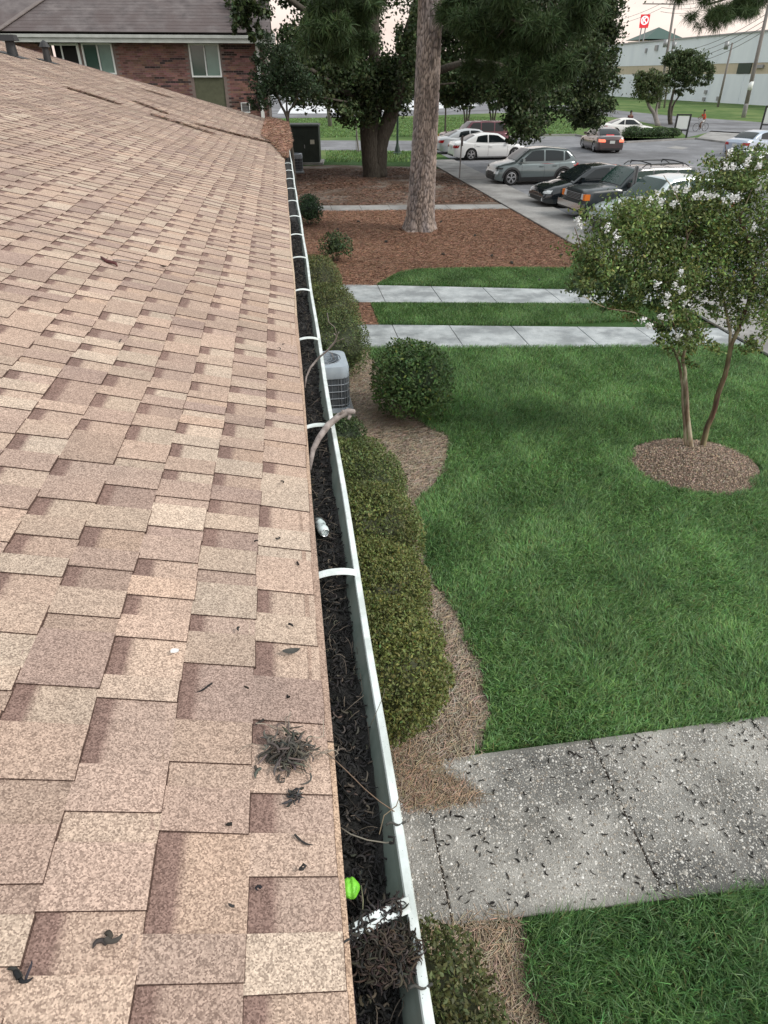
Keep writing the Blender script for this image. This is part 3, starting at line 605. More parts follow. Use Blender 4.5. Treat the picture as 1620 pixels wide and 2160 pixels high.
# debris bed in the gutter
def bedz(x, y): return ZE-.062-.016*np.clip((.62-y)/.5, 0, 1)+.006*np.sin(y*9)+.004*np.sin(x*60+y*23)+.018*np.clip((y-1.8)/3, 0, 1)+.020*np.clip((y-8)/5, 0, 1)
nx_, ny_ = 8, 420; xs = np.linspace(.012, .088, nx_+1); yy = -.3+21.1*np.linspace(0, 1, ny_+1)**1.5
vs = [(x, y, float(bedz(x, y))+random.uniform(-.004, .005)) for y in yy for x in xs]
mb = MB(); mb.add(vs, [(j*(nx_+1)+i, j*(nx_+1)+i+1, (j+1)*(nx_+1)+i+1, (j+1)*(nx_+1)+i) for j in range(ny_) for i in range(nx_)])
tag(mb.build('gutter_muck', M['muck'], smooth=True, kind='stuff'), 'black rotted leaf muck filling the gutter', 'debris')
N = 5200; y = .1+6.5*rng.random(N)**1.9; x = rng.uniform(.012, .080, N)
P = np.stack([x, y, bedz(x, y)+rng.uniform(.0, .012, N)], 1)
c = vary((.022, .021, .021), N, .4, 1.6, .05); k = rng.random(N) < .10; c[k] = vary((.10, .085, .07), int(k.sum()), .6, 1.3, .08)
tag(link('gutter_catkins', curls(P, .021, .0021, c), M['litter'], smooth=True, kind='stuff'), 'mass of black curled catkins lying in the gutter', 'catkins')
def threads(name, pts_fn, N, cols, r=.0006, lab='', cat='needles'):
    mbx = MB()
    for i in range(N): mbx.tube(pts_fn(i), r, 3, caps=False, col=cols[i % len(cols)])
    return tag(mbx.build(name, M['litter'], col=True, kind='stuff'), lab, cat)
def thr(i):
    y = .15+5.5*random.random()**1.7; x = random.uniform(.015, .08); a = random.uniform(0, pi); L_ = random.uniform(.03, .09); b = random.uniform(-1.2, 1.2)
    p = []; cx, cy = x, y
    for k in range(6):
        p.append((min(.086, max(.012, cx)), cy, float(bedz(cx, cy))+.010+.012*sin(k*.6+i))); cx += cos(a)*L_/5; cy += sin(a)*L_/5; a += b/5
    return p
threads('gutter_needles', thr, 230, [(.13, .105, .085), (.07, .06, .05), (.17, .14, .11)], .0007, 'fine dry pine needles caught among the gutter catkins')
# matted nest of debris at the nearest hanger
N = 520; a = rng.uniform(0, 2*pi, N); r = np.sqrt(rng.random(N)); P = np.stack([.066+r*np.cos(a)*.050, .462+r*np.sin(a)*.040, ZE-.016+.020*(1-r)+rng.uniform(-.006, .006, N)], 1)
tag(link('debris_clump', curls(P, .020, .0015, vary((.035, .028, .023), N, .4, 2.2, .12)), M['litter'], smooth=True, kind='stuff'), 'matted brown clump on the gutter hanger nearest the viewer', 'debris')
N = 190; tq = rng.random(N); P = np.stack([.012+.085*tq, .49+.036*tq+rng.normal(size=N)*.010, ZE-.010+rng.uniform(0, .006, N)], 1)
tag(link('debris_clump', curls(P, .018, .0016, vary((.028, .025, .023), N, .4, 2.0, .1)), M['litter'], smooth=True, kind='stuff'), 'dark catkins draped over the nearest gutter hanger', 'debris')
# clump of catkins on the shingles beside the gutter
def roof_curls(name, uv, spread, N, L_, r_, col, lab, cat, kind=None, stack=.004, group=None):
    s0, y0 = Rf(*uv); 
    a = rng.uniform(0, 2*pi, N); r = np.abs(rng.normal(size=N))*.55 if N > 1 else np.zeros(1)
    ss = s0+r*np.cos(a)*spread; yy_ = y0+r*np.sin(a)*spread*.9
    P = np.array([tuple(roofP(float(s), float(y), .010)) for s, y in zip(ss, yy_)]); P[:, 2] += rng.random(N)*stack*np.clip(1.6-r, 0, 2)
    o = link(name, curls(P, L_, r_, vary(col, N, .5, 1.6, .08)), M['litter'], smooth=True); return tag(o, lab, cat, group, kind)
roof_curls('debris_clump', (612, 1600), .050, 210, .030, .0021, (.085, .078, .068), 'tangled pile of grey catkins on the shingles at the roof edge', 'debris', 'stuff', .016)
roof_curls('debris_clump', (618, 1690), .013, 26, .016, .0018, (.05, .05, .05), 'small dark tuft of catkins just below the tangled pile', 'debris', 'stuff', .006)
def thr2(i):
    s0, y0 = Rf(random.uniform(560, 660), random.uniform(1560, 1660)); a = random.uniform(0, pi); p = []
    for k in range(6): p.append(roofP(s0+.012*k*cos(a), y0+.012*k*sin(a), .016+.008*sin(k+i))); a += random.uniform(-.3, .3)
    return p
threads('pile_needles', thr2, 18, [(.30, .27, .22), (.2, .17, .14)], .0009, 'pale dry needles woven through the pile on the shingles')
GC = 'dark curled catkins scattered on the shingles'
for (u, v, L_, lb) in ((450, 1452, .034, 'wavy dark catkin lying alone three courses in, level with the middle of the gutter muck'), (612, 1325, .024, 'curled catkin just above the grey pointed leaf'), (585, 1142, .026, 'catkin near the roof edge, level with the dented can'), (541, 1150, .022, 'catkin on the course line left of the dented can'), (612, 1480, .02, 'catkin midway between the grey leaf and the tangled pile'),
    (556, 1526, .022, 'catkin touching the top of the tangled pile'), (618, 1770, .034, 'hooked catkin below the small dark tuft'), (632, 1842, .034, 'catkin at the roof edge beside the green husk'), (548, 1886, .026, 'ring-shaped catkin left of the green husk'), (600, 1028, .026, 'thin catkin nearest the foot of the broken branch'), (631, 1192, .018, 'short catkin just below the level of the dented can'),
    (526, 1462, .018, 'catkin stuck on the course line left of the grey leaf'), (508, 1333, .012, 'tiny dark crumb up the slope from the grey leaf'), (492, 1925, .01, 'tiny dark crumb above the lower left tab'), (488, 1750, .01, 'tiny dark crumb left of the small dark tuft'), (602, 730, .03, 'catkin on the edge course beside a far hanger'), (592, 742, .028, 'second catkin on the edge course beside the far hanger'), (252, 723, .03, 'small catkin alone in the middle of the roof')):
    roof_curls('catkin', (u, v), 0, 1, L_, .0026, (.035, .033, .032), lb, 'catkin', group=GC)
roof_curls('catkin', (226, 1998), .004, 3, .022, .0042, (.06, .055, .05), 'fat grey curled catkin near the lower left corner of the roof', 'catkin')
roof_curls('catkin', (48, 2078), .006, 4, .022, .003, (.03, .03, .03), 'black catkin knot at the lower left edge of the view', 'catkin')
# leaves and petals on the roof
def roof_leaf(name, uv, L_, Wd, rz, m, lab, cat, curl=.3):
    s, y = Rf(*uv); b = roofP(s, y, .012); mbx = MB(); K = 8; vs = []
    for i in range(K+1):
        t = i/K; ww = Wd*sin(pi*min(1, t*1.02))**.7*.5+.0002; x = (t-.5)*L_; z = curl*L_*(2*t-1)**2*.5
        vs += [(x, -ww, z+ww*.5), (x, 0, z), (x, ww, z+ww*.5)]
    fs = [(i*3+k, (i+1)*3+k, (i+1)*3+k+1, i*3+k+1) for i in range(K) for k in range(2)]; mbx.add(vs, fs)
    o = mbx.build(name, m, smooth=True); o.location = b; o.rotation_euler = (0, PHI, rz); return tag(o, lab, cat)
roof_leaf('dead_leaf', (615, 1385), .044, .018, .35, M['deadleaf'], 'grey pointed dead leaf on the last course of shingles', 'leaf', .35)
roof_leaf('petal', (372, 1386), .020, .016, .8, M['petal'], 'white petal lying on the tan shingles', 'petal')
roof_leaf('dead_leaf', (345, 568), .05, .03, .9, M['deadleaf'], 'small dark curled leaf on the middle of the roof', 'leaf')
mb = MB(); s, y = Rf(228, 560); q = roofP(s, y, .012); mb.tube([roofP(s+.04, y+.05, .014), q, roofP(s-.05, y-.03, .02), roofP(s-.06, y-.05, .014)], [.005, .009, .008, .004], 6)
tag(mb.build('bark_scrap', mat('red_bark', (.10, .03, .03), rough=.8), smooth=True), 'dark red scrap of bark on the middle of the roof', 'bark')
mb = MB(); a = Rf(240, 556); b = Rf(294, 560); mb.tube([roofP(*a, .012), roofP((a[0]+b[0])/2, (a[1]+b[1])/2, .016), roofP(*b, .012)], .0035, 6)
tag(mb.build('stick', M['twig'], smooth=True), 'pale thin stick beside the red bark scrap on the roof', 'stick')
# brown pine straw lying in streaks on the far part of the roof, and heaped over the far gutter
def streak(a, b, wd, n, lab):
    sa, ya = Rf(*a); sb, yb = Rf(*b); t = rng.random(n); ss = sa+(sb-sa)*t; yy_ = ya+(yb-ya)*t; off = rng.normal(size=n)*wd
    P = np.array([tuple(roofP(float(s+o_), float(y), .02)) for s, o_, y in zip(ss, off, yy_)])
    needles('roof_straw', P[:, 0], P[:, 1], P[:, 2]-.008, .12, .007, (.22, .15, .115), lab, lift=.010)
streak((150, 190), (245, 218), .05, 500, 'dark streak of pine straw highest on the far roof')
streak((285, 217), (350, 240), .04, 260, 'short streak of pine straw in the middle of the far roof')
streak((325, 243), (440, 283), .06, 600, 'long streak of pine straw lowest on the far roof')
streak((310, 192), (355, 207), .05, 200, 'faint streak of pine straw near the far roof end')
streak((430, 268), (560, 300), .09, 900, 'wide smear of pine straw running to the far roof corner')
n = 15000; y = 11.8+9.4*rng.random(n); tt = np.clip((y-11.8)/3, .05, 1); x = rng.uniform(-.42, .15, n)*tt**1.3+.03
hz = ZE+.005+np.maximum(0, -x)*.268+.075*tt*rng.random(n)*np.clip((.2-x)/.2, 0, 1)*np.clip(1.2+x*2, .3, 1)
needles('straw_heap', x, y, hz, .11, .0045, (.30, .18, .13), 'heap of reddish pine straw burying the far end of the gutter', lift=.03)
mb = MB(); vs = []
for j in range(61):
    y_ = 11.6+9.3*j/60; t_ = min(1, (y_-11.6)/3)
    for i in range(9):
        x_ = (-.30+.46*i/8)*t_+.03; vs.append((x_, y_, ZE-.05+.09*t_*max(0, 1-((x_+.05)/.25)**2)+random.uniform(-.015, .015)+.268*max(0, -x_)))
mb.add(vs, [(j*9+i, j*9+i+1, (j+1)*9+i+1, (j+1)*9+i) for j in range(60) for i in range(8)]); tag(mb.build('straw_heap', M['straw_bed'], smooth=True, kind='stuff'), 'solid core of the straw heap over the far gutter end', 'straw')
# crushed can, green husk, twigs
t = thing('crushed_can', 'dented pale can lying in the gutter between two hangers', 'can', (.030, 1.62, ZE-.030)); t.rotation_euler = (radians(78), radians(12), radians(8))
mb = MB(); mb.lathe([(.001, -.045), (.014, -.045), (.017, -.038), (.017, -.01), (.0135, .008), (.0165, .022), (.015, .038), (.011, .045), (.001, .045)], 14)
o = mb.build('can_body', M['dirty_can'], t, smooth=True)
mb = MB(); mb.lathe([(.0105, .045), (.0125, .050), (.0105, .0505), (.0095, .046)], 14); mb.build('can_rim', M['chrome'], t, smooth=True)
hp = G(739, 1873, ZE-.036)
bm = bmesh.new(); bmesh.ops.create_icosphere(bm, subdivisions=4, radius=.0155)
for v in bm.verts:
    a = math.atan2(v.co.y, v.co.x); k = 1+.045*cos(5*a)-.05*max(0, cos(a-1))**6; v.co.x *= k; v.co.y *= k*1.15; v.co.z *= .75
    if v.co.z > 0 and abs(v.co.x) < .003: v.co.z -= .003
me = bpy.data.meshes.new('green_husk'); bm.to_mesh(me); bm.free(); o = link('green_husk', me, M['lime'], smooth=True); o.location = hp; tag(o, 'bright lime green husk resting on the black gutter muck', 'husk')
tw = thing('fallen_branch', 'thick broken grey branch hooked over the white gutter lip', 'branch', (0, 0, 0))
def Wz(u, v, z): return G(u, v, z)
pts = [Wz(652, 992, ZE-.05), Wz(660, 950, ZE-.02), Wz(672, 925, ZE-.0), Wz(692, 897, ZE+.01), Wz(715, 878, ZE+.03), Wz(735, 868, ZE+.05), Wz(748, 868, ZE+.055)]
mb = MB(); mb.tube(pts, [.007, .0095, .0105, .0125, .0125, .0125, .008], 10); mb.build('stem', M['twig'], tw, smooth=True)
mb = MB(); mb.tube([pts[5], Wz(738, 878, ZE+.035), Wz(735, 884, ZE+.03)], [.009, .007, .005], 8); mb.tube([pts[4], Wz(724, 866, ZE+.06)], [.007, .004], 6); mb.build('side_stub', M['twig'], tw, smooth=True)
tw = thing('thin_twig', 'long thin pale twig arching out of the gutter above the grey condenser', 'twig', (0, 0, 0))
mb = MB(); q = [(643, 818), (646, 795), (655, 775), (672, 755), (690, 740), (706, 722), (711, 708), (704, 704)]; z_ = [-.05, -.02, .02, .05, .09, .14, .18, .19]
pts = [Wz(u, v, ZE+d) for (u, v), d in zip(q, z_)]; mb.tube(pts, [.004, .004, .0045, .0045, .004, .0035, .003, .002], 6); mb.build('stem', M['twig'], tw, smooth=True)
mb = MB(); mb.tube([pts[5], Wz(720, 716, ZE+.16), Wz(724, 714, ZE+.17)], .0018, 5); mb.tube([pts[6], Wz(706, 690, ZE+.22), Wz(694, 680, ZE+.25), Wz(690, 660, ZE+.28)], .0014, 5); mb.tube([pts[6], Wz(715, 700, ZE+.2)], .0014, 5)
mb.build('side_twigs', M['twig'], tw, smooth=True)
mb = MB(); mb.tube([pts[4], Wz(700, 745, ZE+.1), Wz(705, 760, ZE+.06)], .0012, 5); mb.build('side_twig', M['twig'], tw, smooth=True)
def long_needle(pts, r, lab, c=(.20, .14, .10)):
    mbx = MB(); mbx.tube([Wz(u, v, ZE+z) for u, v, z in pts], r, 4, col=c); return tag(mbx.build('pine_needle', M['litter'], col=True, smooth=True), lab, 'needle')
long_needle([(690, 1588, .012), (730, 1625, .0), (770, 1665, -.005), (800, 1690, .0), (832, 1712, -.012)], .0010, 'long red-brown needle reaching from the roof edge to the gutter lip')
long_needle([(665, 1595, .016), (690, 1582, .018), (708, 1583, .012), (714, 1590, .006)], .0009, 'short pale needle poking off the roof edge above the gutter', (.3, .27, .22))
long_needle([(718, 1745, -.01), (740, 1760, .0), (775, 1772, .006), (815, 1778, .004), (832, 1775, .006)], .0011, 'pale forked needle curling onto the lip above the green husk', (.24, .22, .18))
long_needle([(820, 1765, .008), (832, 1766, .02), (830, 1778, .016), (822, 1778, .008)], .0026, 'black hooked catkin standing on the gutter lip', (.03, .03, .03))
long_needle([(782, 1530, -.02), (795, 1500, .005), (808, 1470, .03), (812, 1452, .05)], .0007, 'fine needle standing up past the gutter lip beside the hedge', (.16, .14, .1))
long_needle([(850, 1640, .05), (846, 1670, .03), (836, 1700, .0), (810, 1720, -.01), (800, 1760, -.02)], .0009, 'tan needle bent over the lip above the pebbled walk', (.25, .2, .14))
long_needle([(762, 1868, -.02), (766, 1900, -.015), (764, 1950, -.01), (760, 1985, -.01)], .0011, 'greenish needle lying along the gutter below the green husk', (.2, .2, .12))

# ------------------------------------------------------------------ SHRUBS
def shrub(name, label, cat, c, r, h, n, lsize, col, group=None, power=2.6, dens=.16, aspect=.5, up=.35, tips=None, seed=1):
    """c=(x,y) centre on the ground, r=(rx,ry), h height"""
    t = thing(name, label, cat, (c[0], c[1], 0), 0, group); rx, ry = r; hz = h/2
    d = unit(rng.normal(size=(n, 3))); d[:, 2] = np.where(d[:, 2] < -.75, -d[:, 2], d[:, 2])
    def shell(d, f):
        p = (np.abs(d)**power).sum(1)**(-1/power); q = d*p[:, None]; dis = 1+.07*fnoise(q, 3.0, seed)+.05*fnoise(q, 8.0, seed+1)
        q = q*dis[:, None]*f; return q*np.array([rx, ry, hz])+np.array([0, 0, hz*1.02])
    cl = fnoise(d*np.array([rx, ry, hz])*10, 1.6, seed+7)[:, None]; f = 1-rng.random((n, 1))**1.5*dens*1.5-np.clip(cl, 0, 1)*.10+np.clip(-cl, 0, 1)*.03; P = shell(d, f); P[:, 2] = np.maximum(P[:, 2], .03)
    cols = vary(col, n, .55, 1.45, .13); cols *= (1+.28*fnoise(P, 5.0/max(rx, .3), seed+4))[:, None]
    if tips is not None: k = (rng.random(n) < .10) & (f[:, 0] > .95); cols[k] = vary(tips, int(k.sum()))
    link('foliage', leaf_mesh('foliage', P, lsize, np.clip(cols, 0, 1), up=up, aspect=aspect, outward=d), M['leaf'], t)
    bm = bmesh.new(); bmesh.ops.create_icosphere(bm, subdivisions=4, radius=1)
    V = np.array([v.co[:] for v in bm.verts]); Q = shell(unit(V), np.full((len(V), 1), 1-dens*1.25)); Q *= 1+rng.normal(size=(len(V), 1))*.02; Q[:, 2] = np.maximum(Q[:, 2], .01)
    for v, q in zip(bm.verts, Q): v.co = q
    me = bpy.data.meshes.new('shaded_core'); bm.to_mesh(me); bm.free(); a = me.color_attributes.new('Col', 'FLOAT_COLOR', 'POINT')
    a.data.foreach_set('color', np.tile([col[0]*.4, col[1]*.4, col[2]*.5, 1], len(me.vertices)).astype(np.float32)); link('shaded_core', me, M['leaf'], t, smooth=True)  # core darkened below the leaf colour, painting shade into the gaps
    mb = MB()
    for k in range(5): a = k*1.3; mb.tube([(.04*cos(a), .04*sin(a), 0), (rx*.3*cos(a), ry*.3*sin(a), h*.35)], [.012, .008], 5)
    mb.build('stem', M['bark_oak'], t); return t
OL = (.155, .18, .058); OL2 = (.125, .16, .055)
GH = 'clipped shrubs in a row under the gutter'
shrub('hedge_shrub', 'dark clipped shrub at the near end of the row, in front of the pebbled walk', 'shrub', (.22, .88), (.58, .92), .95, 34000, .033, (.10, .115, .045), GH, seed=2)
shrub('hedge_shrub', 'olive clipped shrub at the corner of the pebbled walk', 'shrub', (.33, 3.60), (.66, .53), 1.08, 36000, .031, OL, GH, seed=5)
shrub('hedge_shrub', 'olive clipped shrub, second beyond the pebbled walk', 'shrub', (.36, 4.52), (.66, .46), 1.0, 30000, .031, OL, GH, seed=9)
shrub('hedge_shrub', 'olive clipped shrub, third beyond the pebbled walk', 'shrub', (.40, 5.38), (.70, .48), 1.10, 25000, .032, (.145, .175, .058), GH, seed=14)
shrub('hedge_shrub', 'greener clipped shrub beside the broken branch', 'shrub', (.42, 6.55), (.70, .66), .92, 20000, .034, OL2, GH, seed=20)
shrub('hedge_shrub', 'low small clipped shrub just in front of the grey condenser', 'shrub', (.35, 7.85), (.48, .42), .70, 7000, .034, (.06, .10, .035), GH, seed=25)
shrub('hedge_shrub', 'dark round shrub directly behind the grey condenser', 'shrub', (.48, 11.2), (.76, .85), 1.08, 12000, .038, (.105, .14, .05), GH, seed=31)
shrub('hedge_shrub', 'olive shrub at the house end of the nearer concrete walk', 'shrub', (.55, 13.2), (.72, .75), 1.0, 12000, .038, (.12, .145, .05), GH, seed=37)
shrub('hedge_shrub', 'faded olive shrub at the house end of the farther concrete walk', 'shrub', (.40, 15.6), (.72, .95), 1.0, 11000, .04, (.125, .145, .055), GH, seed=44)
shrub('azalea_bush', 'big round leafy green bush between the straw bed and the lawn', 'bush', (1.66, 9.25), (.62, .68), 1.15, 8000, .062, (.085, .15, .05), None, power=2.3, dens=.3, aspect=.45, tips=(.17, .22, .05), seed=51)
shrub('small_bush', 'small open grey-green bush in the red pine straw', 'bush', (1.25, 19.6), (.52, .55), .80, 1500, .075, (.06, .10, .04), None, power=2, dens=.5, tips=(.16, .19, .07), seed=58)
shrub('small_bush', 'dark green bush against the gutter beside the far walk', 'bush', (.75, 25.2), (.50, .7), 1.0, 2500, .07, (.03, .065, .025), None, power=2, dens=.3, seed=63)
# ------------------------------------------------------------------ CONDENSERS
def condenser(lab, x, y, s, h, rz=0):
    t = thing('air_conditioner', lab, 'air conditioner', (x, y, 0), rz)
    def rr(hw, r, n=5):
        p = []
        for cx, cy, a0 in ((hw-r, hw-r, 0), (-hw+r, hw-r, pi/2), (-hw+r, -hw+r, pi), (hw-r, -hw+r, 1.5*pi)):
            for k in range(n+1): a = a0+pi/2*k/n; p.append((cx+r*cos(a), cy+r*sin(a)))
        return p
    hw = s/2
    mb = MB(); mb.box((0, 0, .04), (s*1.15, s*1.15, .08)); mb.build('pad', M['curb_concrete'], t)
    mb = MB(); mb.prism(rr(hw*.955, .12), .12, h*.78); mb.build('coil', M['ac_dark'], t)
    mb = MB(); mb.prism(rr(hw, .13), .08, .15); mb.build('base_pan', M['ac'], t)
    # horizontal and vertical guard wires
    mb = MB()
    for k in range(5):
        z = .2+(h*.78-.2)*k/4; p = [(q[0]*1.0, q[1]*1.0, z) for q in rr(hw*.985, .13)]; mb.tube(p+[p[0]], .006, 4, caps=False)
    for q in rr(hw*.985, .13, 2): mb.tube([(q[0], q[1], .12), (q[0], q[1], h*.8)], .005, 4)
    for k in range(-3, 4):
        for q in ((hw*.985, k*hw*.26), (-hw*.985, k*hw*.26), (k*hw*.26, hw*.985), (k*hw*.26, -hw*.985)): mb.tube([(q[0], q[1], .12), (q[0], q[1], h*.8)], .003, 3)
    mb.build('coil_guard', M['wire'], t)
    # top shell with a round fan opening
    mb = MB(); R = rr(hw, .14, 6); n = len(R); fr = hw*.74; C_ = [(fr*cos(math.atan2(q[1], q[0])), fr*sin(math.atan2(q[1], q[0]))) for q in R]
    rings = [[(q[0]*.99, q[1]*.99, h*.76) for q in R], [(q[0], q[1], h*.77) for q in R], [(q[0], q[1], h*.93) for q in R], [(q[0]*.97, q[1]*.97, h*.985) for q in R], [(c[0]*1.03, c[1]*1.03, h) for c in C_], [(c[0], c[1], h-.01) for c in C_], [(c[0]*.93, c[1]*.93, h*.80) for c in C_]]
    mb.add([p for r in rings for p in r], [(j*n+k, j*n+(k+1) % n, (j+1)*n+(k+1) % n, (j+1)*n+k) for j in range(len(rings)-1) for k in range(n)]); mb.build('top_shell', M['ac'], t, smooth=True, sharp=50)
    mb = MB(); mb.lathe([(.001, h*.70), (fr*.93, h*.70)], 24); mb.build('fan_well', M['ac_dark'], t)
    mb = MB()
    for k in range(4):
        a = k*pi/2+.3; mb.add([(0.06*cos(a), .06*sin(a), h*.84), (fr*.85*cos(a-.25), fr*.85*sin(a-.25), h*.80), (fr*.85*cos(a+.35), fr*.85*sin(a+.35), h*.87), (.06*cos(a+1), .06*sin(a+1), h*.86)], [(0, 1, 2, 3)])
    mb.lathe([(.001, h*.88), (.09, h*.88), (.09, h*.78)], 14); mb.build('fan', M['ac_dark'], t)
    mb = MB()
    for j in range(1, 5): r = fr*j/4; mb.tube([(r*cos(k*pi/14), r*sin(k*pi/14), h+.004-.02*(1-j/4)) for k in range(29)], .0035 if j < 4 else .006, 4, caps=False)
    for k in range(4): a = k*pi/4+.3; mb.tube([(fr*cos(a), fr*sin(a), h+.002), (0, 0, h-.018), (-fr*cos(a), -fr*sin(a), h+.002)], .004, 4)
    mb.build('fan_guard', M['wire'], t); return t
condenser('grey-blue condenser with a round fan opening below the gutter', .36, 9.72, .74, .82, .03)
condenser('small grey condenser beside the dark green cabinet', W(625, 362, 40.3).x, 40.3, .75, .95)
# big dark cabinet
t = thing('utility_cabinet', 'tall dark green utility cabinet with a pale sticker near the far gutter end', 'cabinet', (1.32, 45.2, 0), radians(-6))
mb = MB(); mb.box((0, 0, .06), (2.1, 2.0, .12)); mb.build('pad', M['curb_concrete'], t)
mb = MB(); mb.box((0, 0, 1.05), (1.74, 1.6, 1.86)); o = mb.build('cabinet_body', M['trafo'], t)
bv = o.modifiers.new('b', 'BEVEL'); bv.width = .03; bv.segments = 2
mb = MB(); mb.box((0, 0, 2.02), (1.84, 1.7, .09), taper=.94); mb.build('lid', M['trafo'], t)
mb = MB(); mb.box((-.43, -.81, .95), (.84, .02, 1.6)); mb.build('door', M['trafo'], t)
mb = MB(); mb.box((.43, -.81, .95), (.84, .02, 1.6)); mb.build('door', M['trafo'], t)
mb = MB(); mb.box((.48, -.826, 1.18), (.24, .006, .22)); mb.build('sticker', mat('yellowed_sticker', (.45, .45, .36), (.6, .58, .5), scale=9), t)
mb = MB(); mb.box((.02, -.835, .95), (.04, .03, .18)); mb.build('handle', M['grey_metal'], t)

# ------------------------------------------------------------------ TREES
def blob_points(bl, scale=1.0):
    """bl: list of (centre Vector, (rx,ry,rz), n) -> points scattered in clumps inside each blob"""
    out_ = []; cid = []
    for i, (c, r, n) in enumerate(bl):
        kcl = max(4, n//70); cc = rng.normal(size=(kcl, 3)); cc = unit(cc)*(rng.random((kcl, 1))**.45); q = cc[rng.integers(0, kcl, n)]
        p = q+rng.normal(size=(n, 3))*.17*np.array([1, 1, .75]); out_.append(np.array(c)[None, :]+p*np.array(r)); cid.append(np.full(n, i))
    return np.concatenate(out_)*1.0, np.concatenate(cid)
def limb(mb, pts, r0, r1, n=8, wob=.06, sub=4):
    P = [Vector(p) for p in pts]; Q = []; 
    for i in range(len(P)-1):
        for k in range(sub):
            t = k/sub; p0 = P[max(i-1, 0)]; p1 = P[i]; p2 = P[i+1]; p3 = P[min(i+2, len(P)-1)]
            q = .5*((2*p1)+(p2-p0)*t+(2*p0-5*p1+4*p2-p3)*t*t+(3*p1-p0-3*p2+p3)*t**3)
            if (i, k) != (0, 0): q += Vector((random.uniform(-1, 1), random.uniform(-1, 1), 0))*wob*r0
            Q.append(q)
    Q.append(P[-1]); m = len(Q)-1; mb.tube(Q, [r0+(r1-r0)*(k/m)**.8 for k in range(m+1)], n)
def rough(o, amt, sc_=1.0, vs=.35):
    me = o.data; n = len(me.vertices); V = np.empty(n*3, np.float32); me.vertices.foreach_get('co', V); V = V.reshape(-1, 3)
    N_ = np.empty(n*3, np.float32); me.vertices.foreach_get('normal', N_); N_ = N_.reshape(-1, 3)
    d = fnoise(V*np.array([1, 1, vs]), 4*sc_, 3)*.6+fnoise(V*np.array([1, 1, vs]), 11*sc_, 5)*.4; V = V+N_*(d*amt)[:, None]
    me.vertices.foreach_set('co', V.astype(np.float32).ravel()); me.update()
# live oak: low fork, heavy dark crown with gaps where the sky shows
OY = 38.4
oak = thing('oak_tree', 'massive dark spreading oak with a forked trunk behind the pine', 'tree', (4.6, OY, 0))
ob = oak.location
def O(u, v, dy=0): return W(u, v, OY+dy)-ob
mb = MB()
limb(mb, [(0, 0, -.1), (0, 0, .3), O(784, 330), O(780, 280), O(778, 240)], .60, .48, 16, .03)
limb(mb, [O(800, 372, -.1), O(800, 330, -.1), O(806, 290, -.1), O(822, 250, -.2), O(832, 215, -.5), O(852, 150, -1), O(862, 80, -1), O(885, 10, -1), O(900, -120, -1)], .43, .30, 12)
limb(mb, [O(785, 250), O(770, 200, .5), O(745, 140, 1), O(700, 60, 1), O(650, -40, 1)], .52, .22, 12)
limb(mb, [O(790, 240), O(795, 170, -.5), O(788, 90, -1), O(800, -60, -1)], .36, .2, 10)
o = mb.build('trunk', M['bark_oak'], oak, smooth=True); rough(o, .06, .5)
for pts, r in (([O(775, 215), O(720, 190, -2), O(660, 150, -4), O(600, 120, -5)], .2), ([O(832, 200), O(900, 160, -2), O(1000, 130, -4), (O(1100, 150, -4))], .26), ([O(860, 90), O(950, 60, 0), O(1080, 80, 1), O(1200, 130, 0)], .22), ([O(780, 225), O(730, 215, -3), O(672, 204, -4), O(655, 200, -4)], .07), ([O(1100, 150, -4), O(1120, 200, -4.4), O(1112, 262, -4.5)], .07), ([O(700, 60, 1), O(640, 20, -3), O(580, -20, -6), O(540, -20, -8.5), O(518, 20, -8.5)], .16), ([O(1200, 130, 0), O(1250, 190, 0), O(1262, 230, 0)], .08), ([O(850, 160), O(880, 180, -2), O(960, 175, -3)], .1)):
    mb = MB(); limb(mb, pts, r, r*.3, 7); mb.build('limb', M['bark_oak'], oak, smooth=True)
bl = []
def ob_(u, v, dy, ru, rv, n, rd=1.6): k = 1/41.0*(OY+dy)/OY; bl.append((O(u, v, dy), (ru*k, rd, rv*k/CT*.9), n))
for a in ((600, 120, -4, 55, 45, 2600), (690, 60, -1, 62, 70, 4600), (700, 150, -2, 80, 60, 5200), (640, 170, -4, 60, 45, 2600), (770, 170, 0, 70, 65, 5000), (752, 62, 1, 46, 58, 3000),
          (760, 225, -1, 62, 34, 1900), (832, 180, 0, 56, 48, 2900), (735, 232, -3, 30, 22, 600), (858, 130, -3, 28, 60, 1500), (885, 60, -3, 24, 60, 1100), (520, 20, -4, 34, 40, 1500), (650, -25, -1, 90, 28, 2200), (790, -20, 0, 50, 24, 900),
          (930, 90, 1, 70, 70, 5000), (980, 160, -1, 75, 45, 4600), (1060, 60, 0, 100, 75, 7600), (1080, 170, -3, 80, 60, 5600), (1110, 245, -4, 42, 48, 2300), (1180, 60, 0, 80, 70, 6200), (1230, 150, -1, 62, 62, 5200),
          (1240, 225, -1, 46, 36, 2300), (1255, 70, 1, 42, 80, 3600), (1275, 20, 1, 34, 60, 2000), (1285, 130, 0, 30, 60, 1700), (940, 190, 1, 30, 25, 700), (1160, 215, -2, 50, 34, 1800), (1000, -30, 1, 300, 50, 6000, 3), (1095, 285, -4, 18, 20, 260), (1235, 262, -1, 22, 14, 260)):
    ob_(*a)
bl = [(a, b, int(c*1.25)) for a, b, c in bl]
for a in ((515, 15, -8.5, 26, 30, 900), (532, 60, -8.5, 14, 24, 320), (500, 42, -8.5, 10, 22, 220), (545, -10, -8, 34, 30, 700)): ob_(*a, rd=.6)
P, cid = blob_points(bl); 
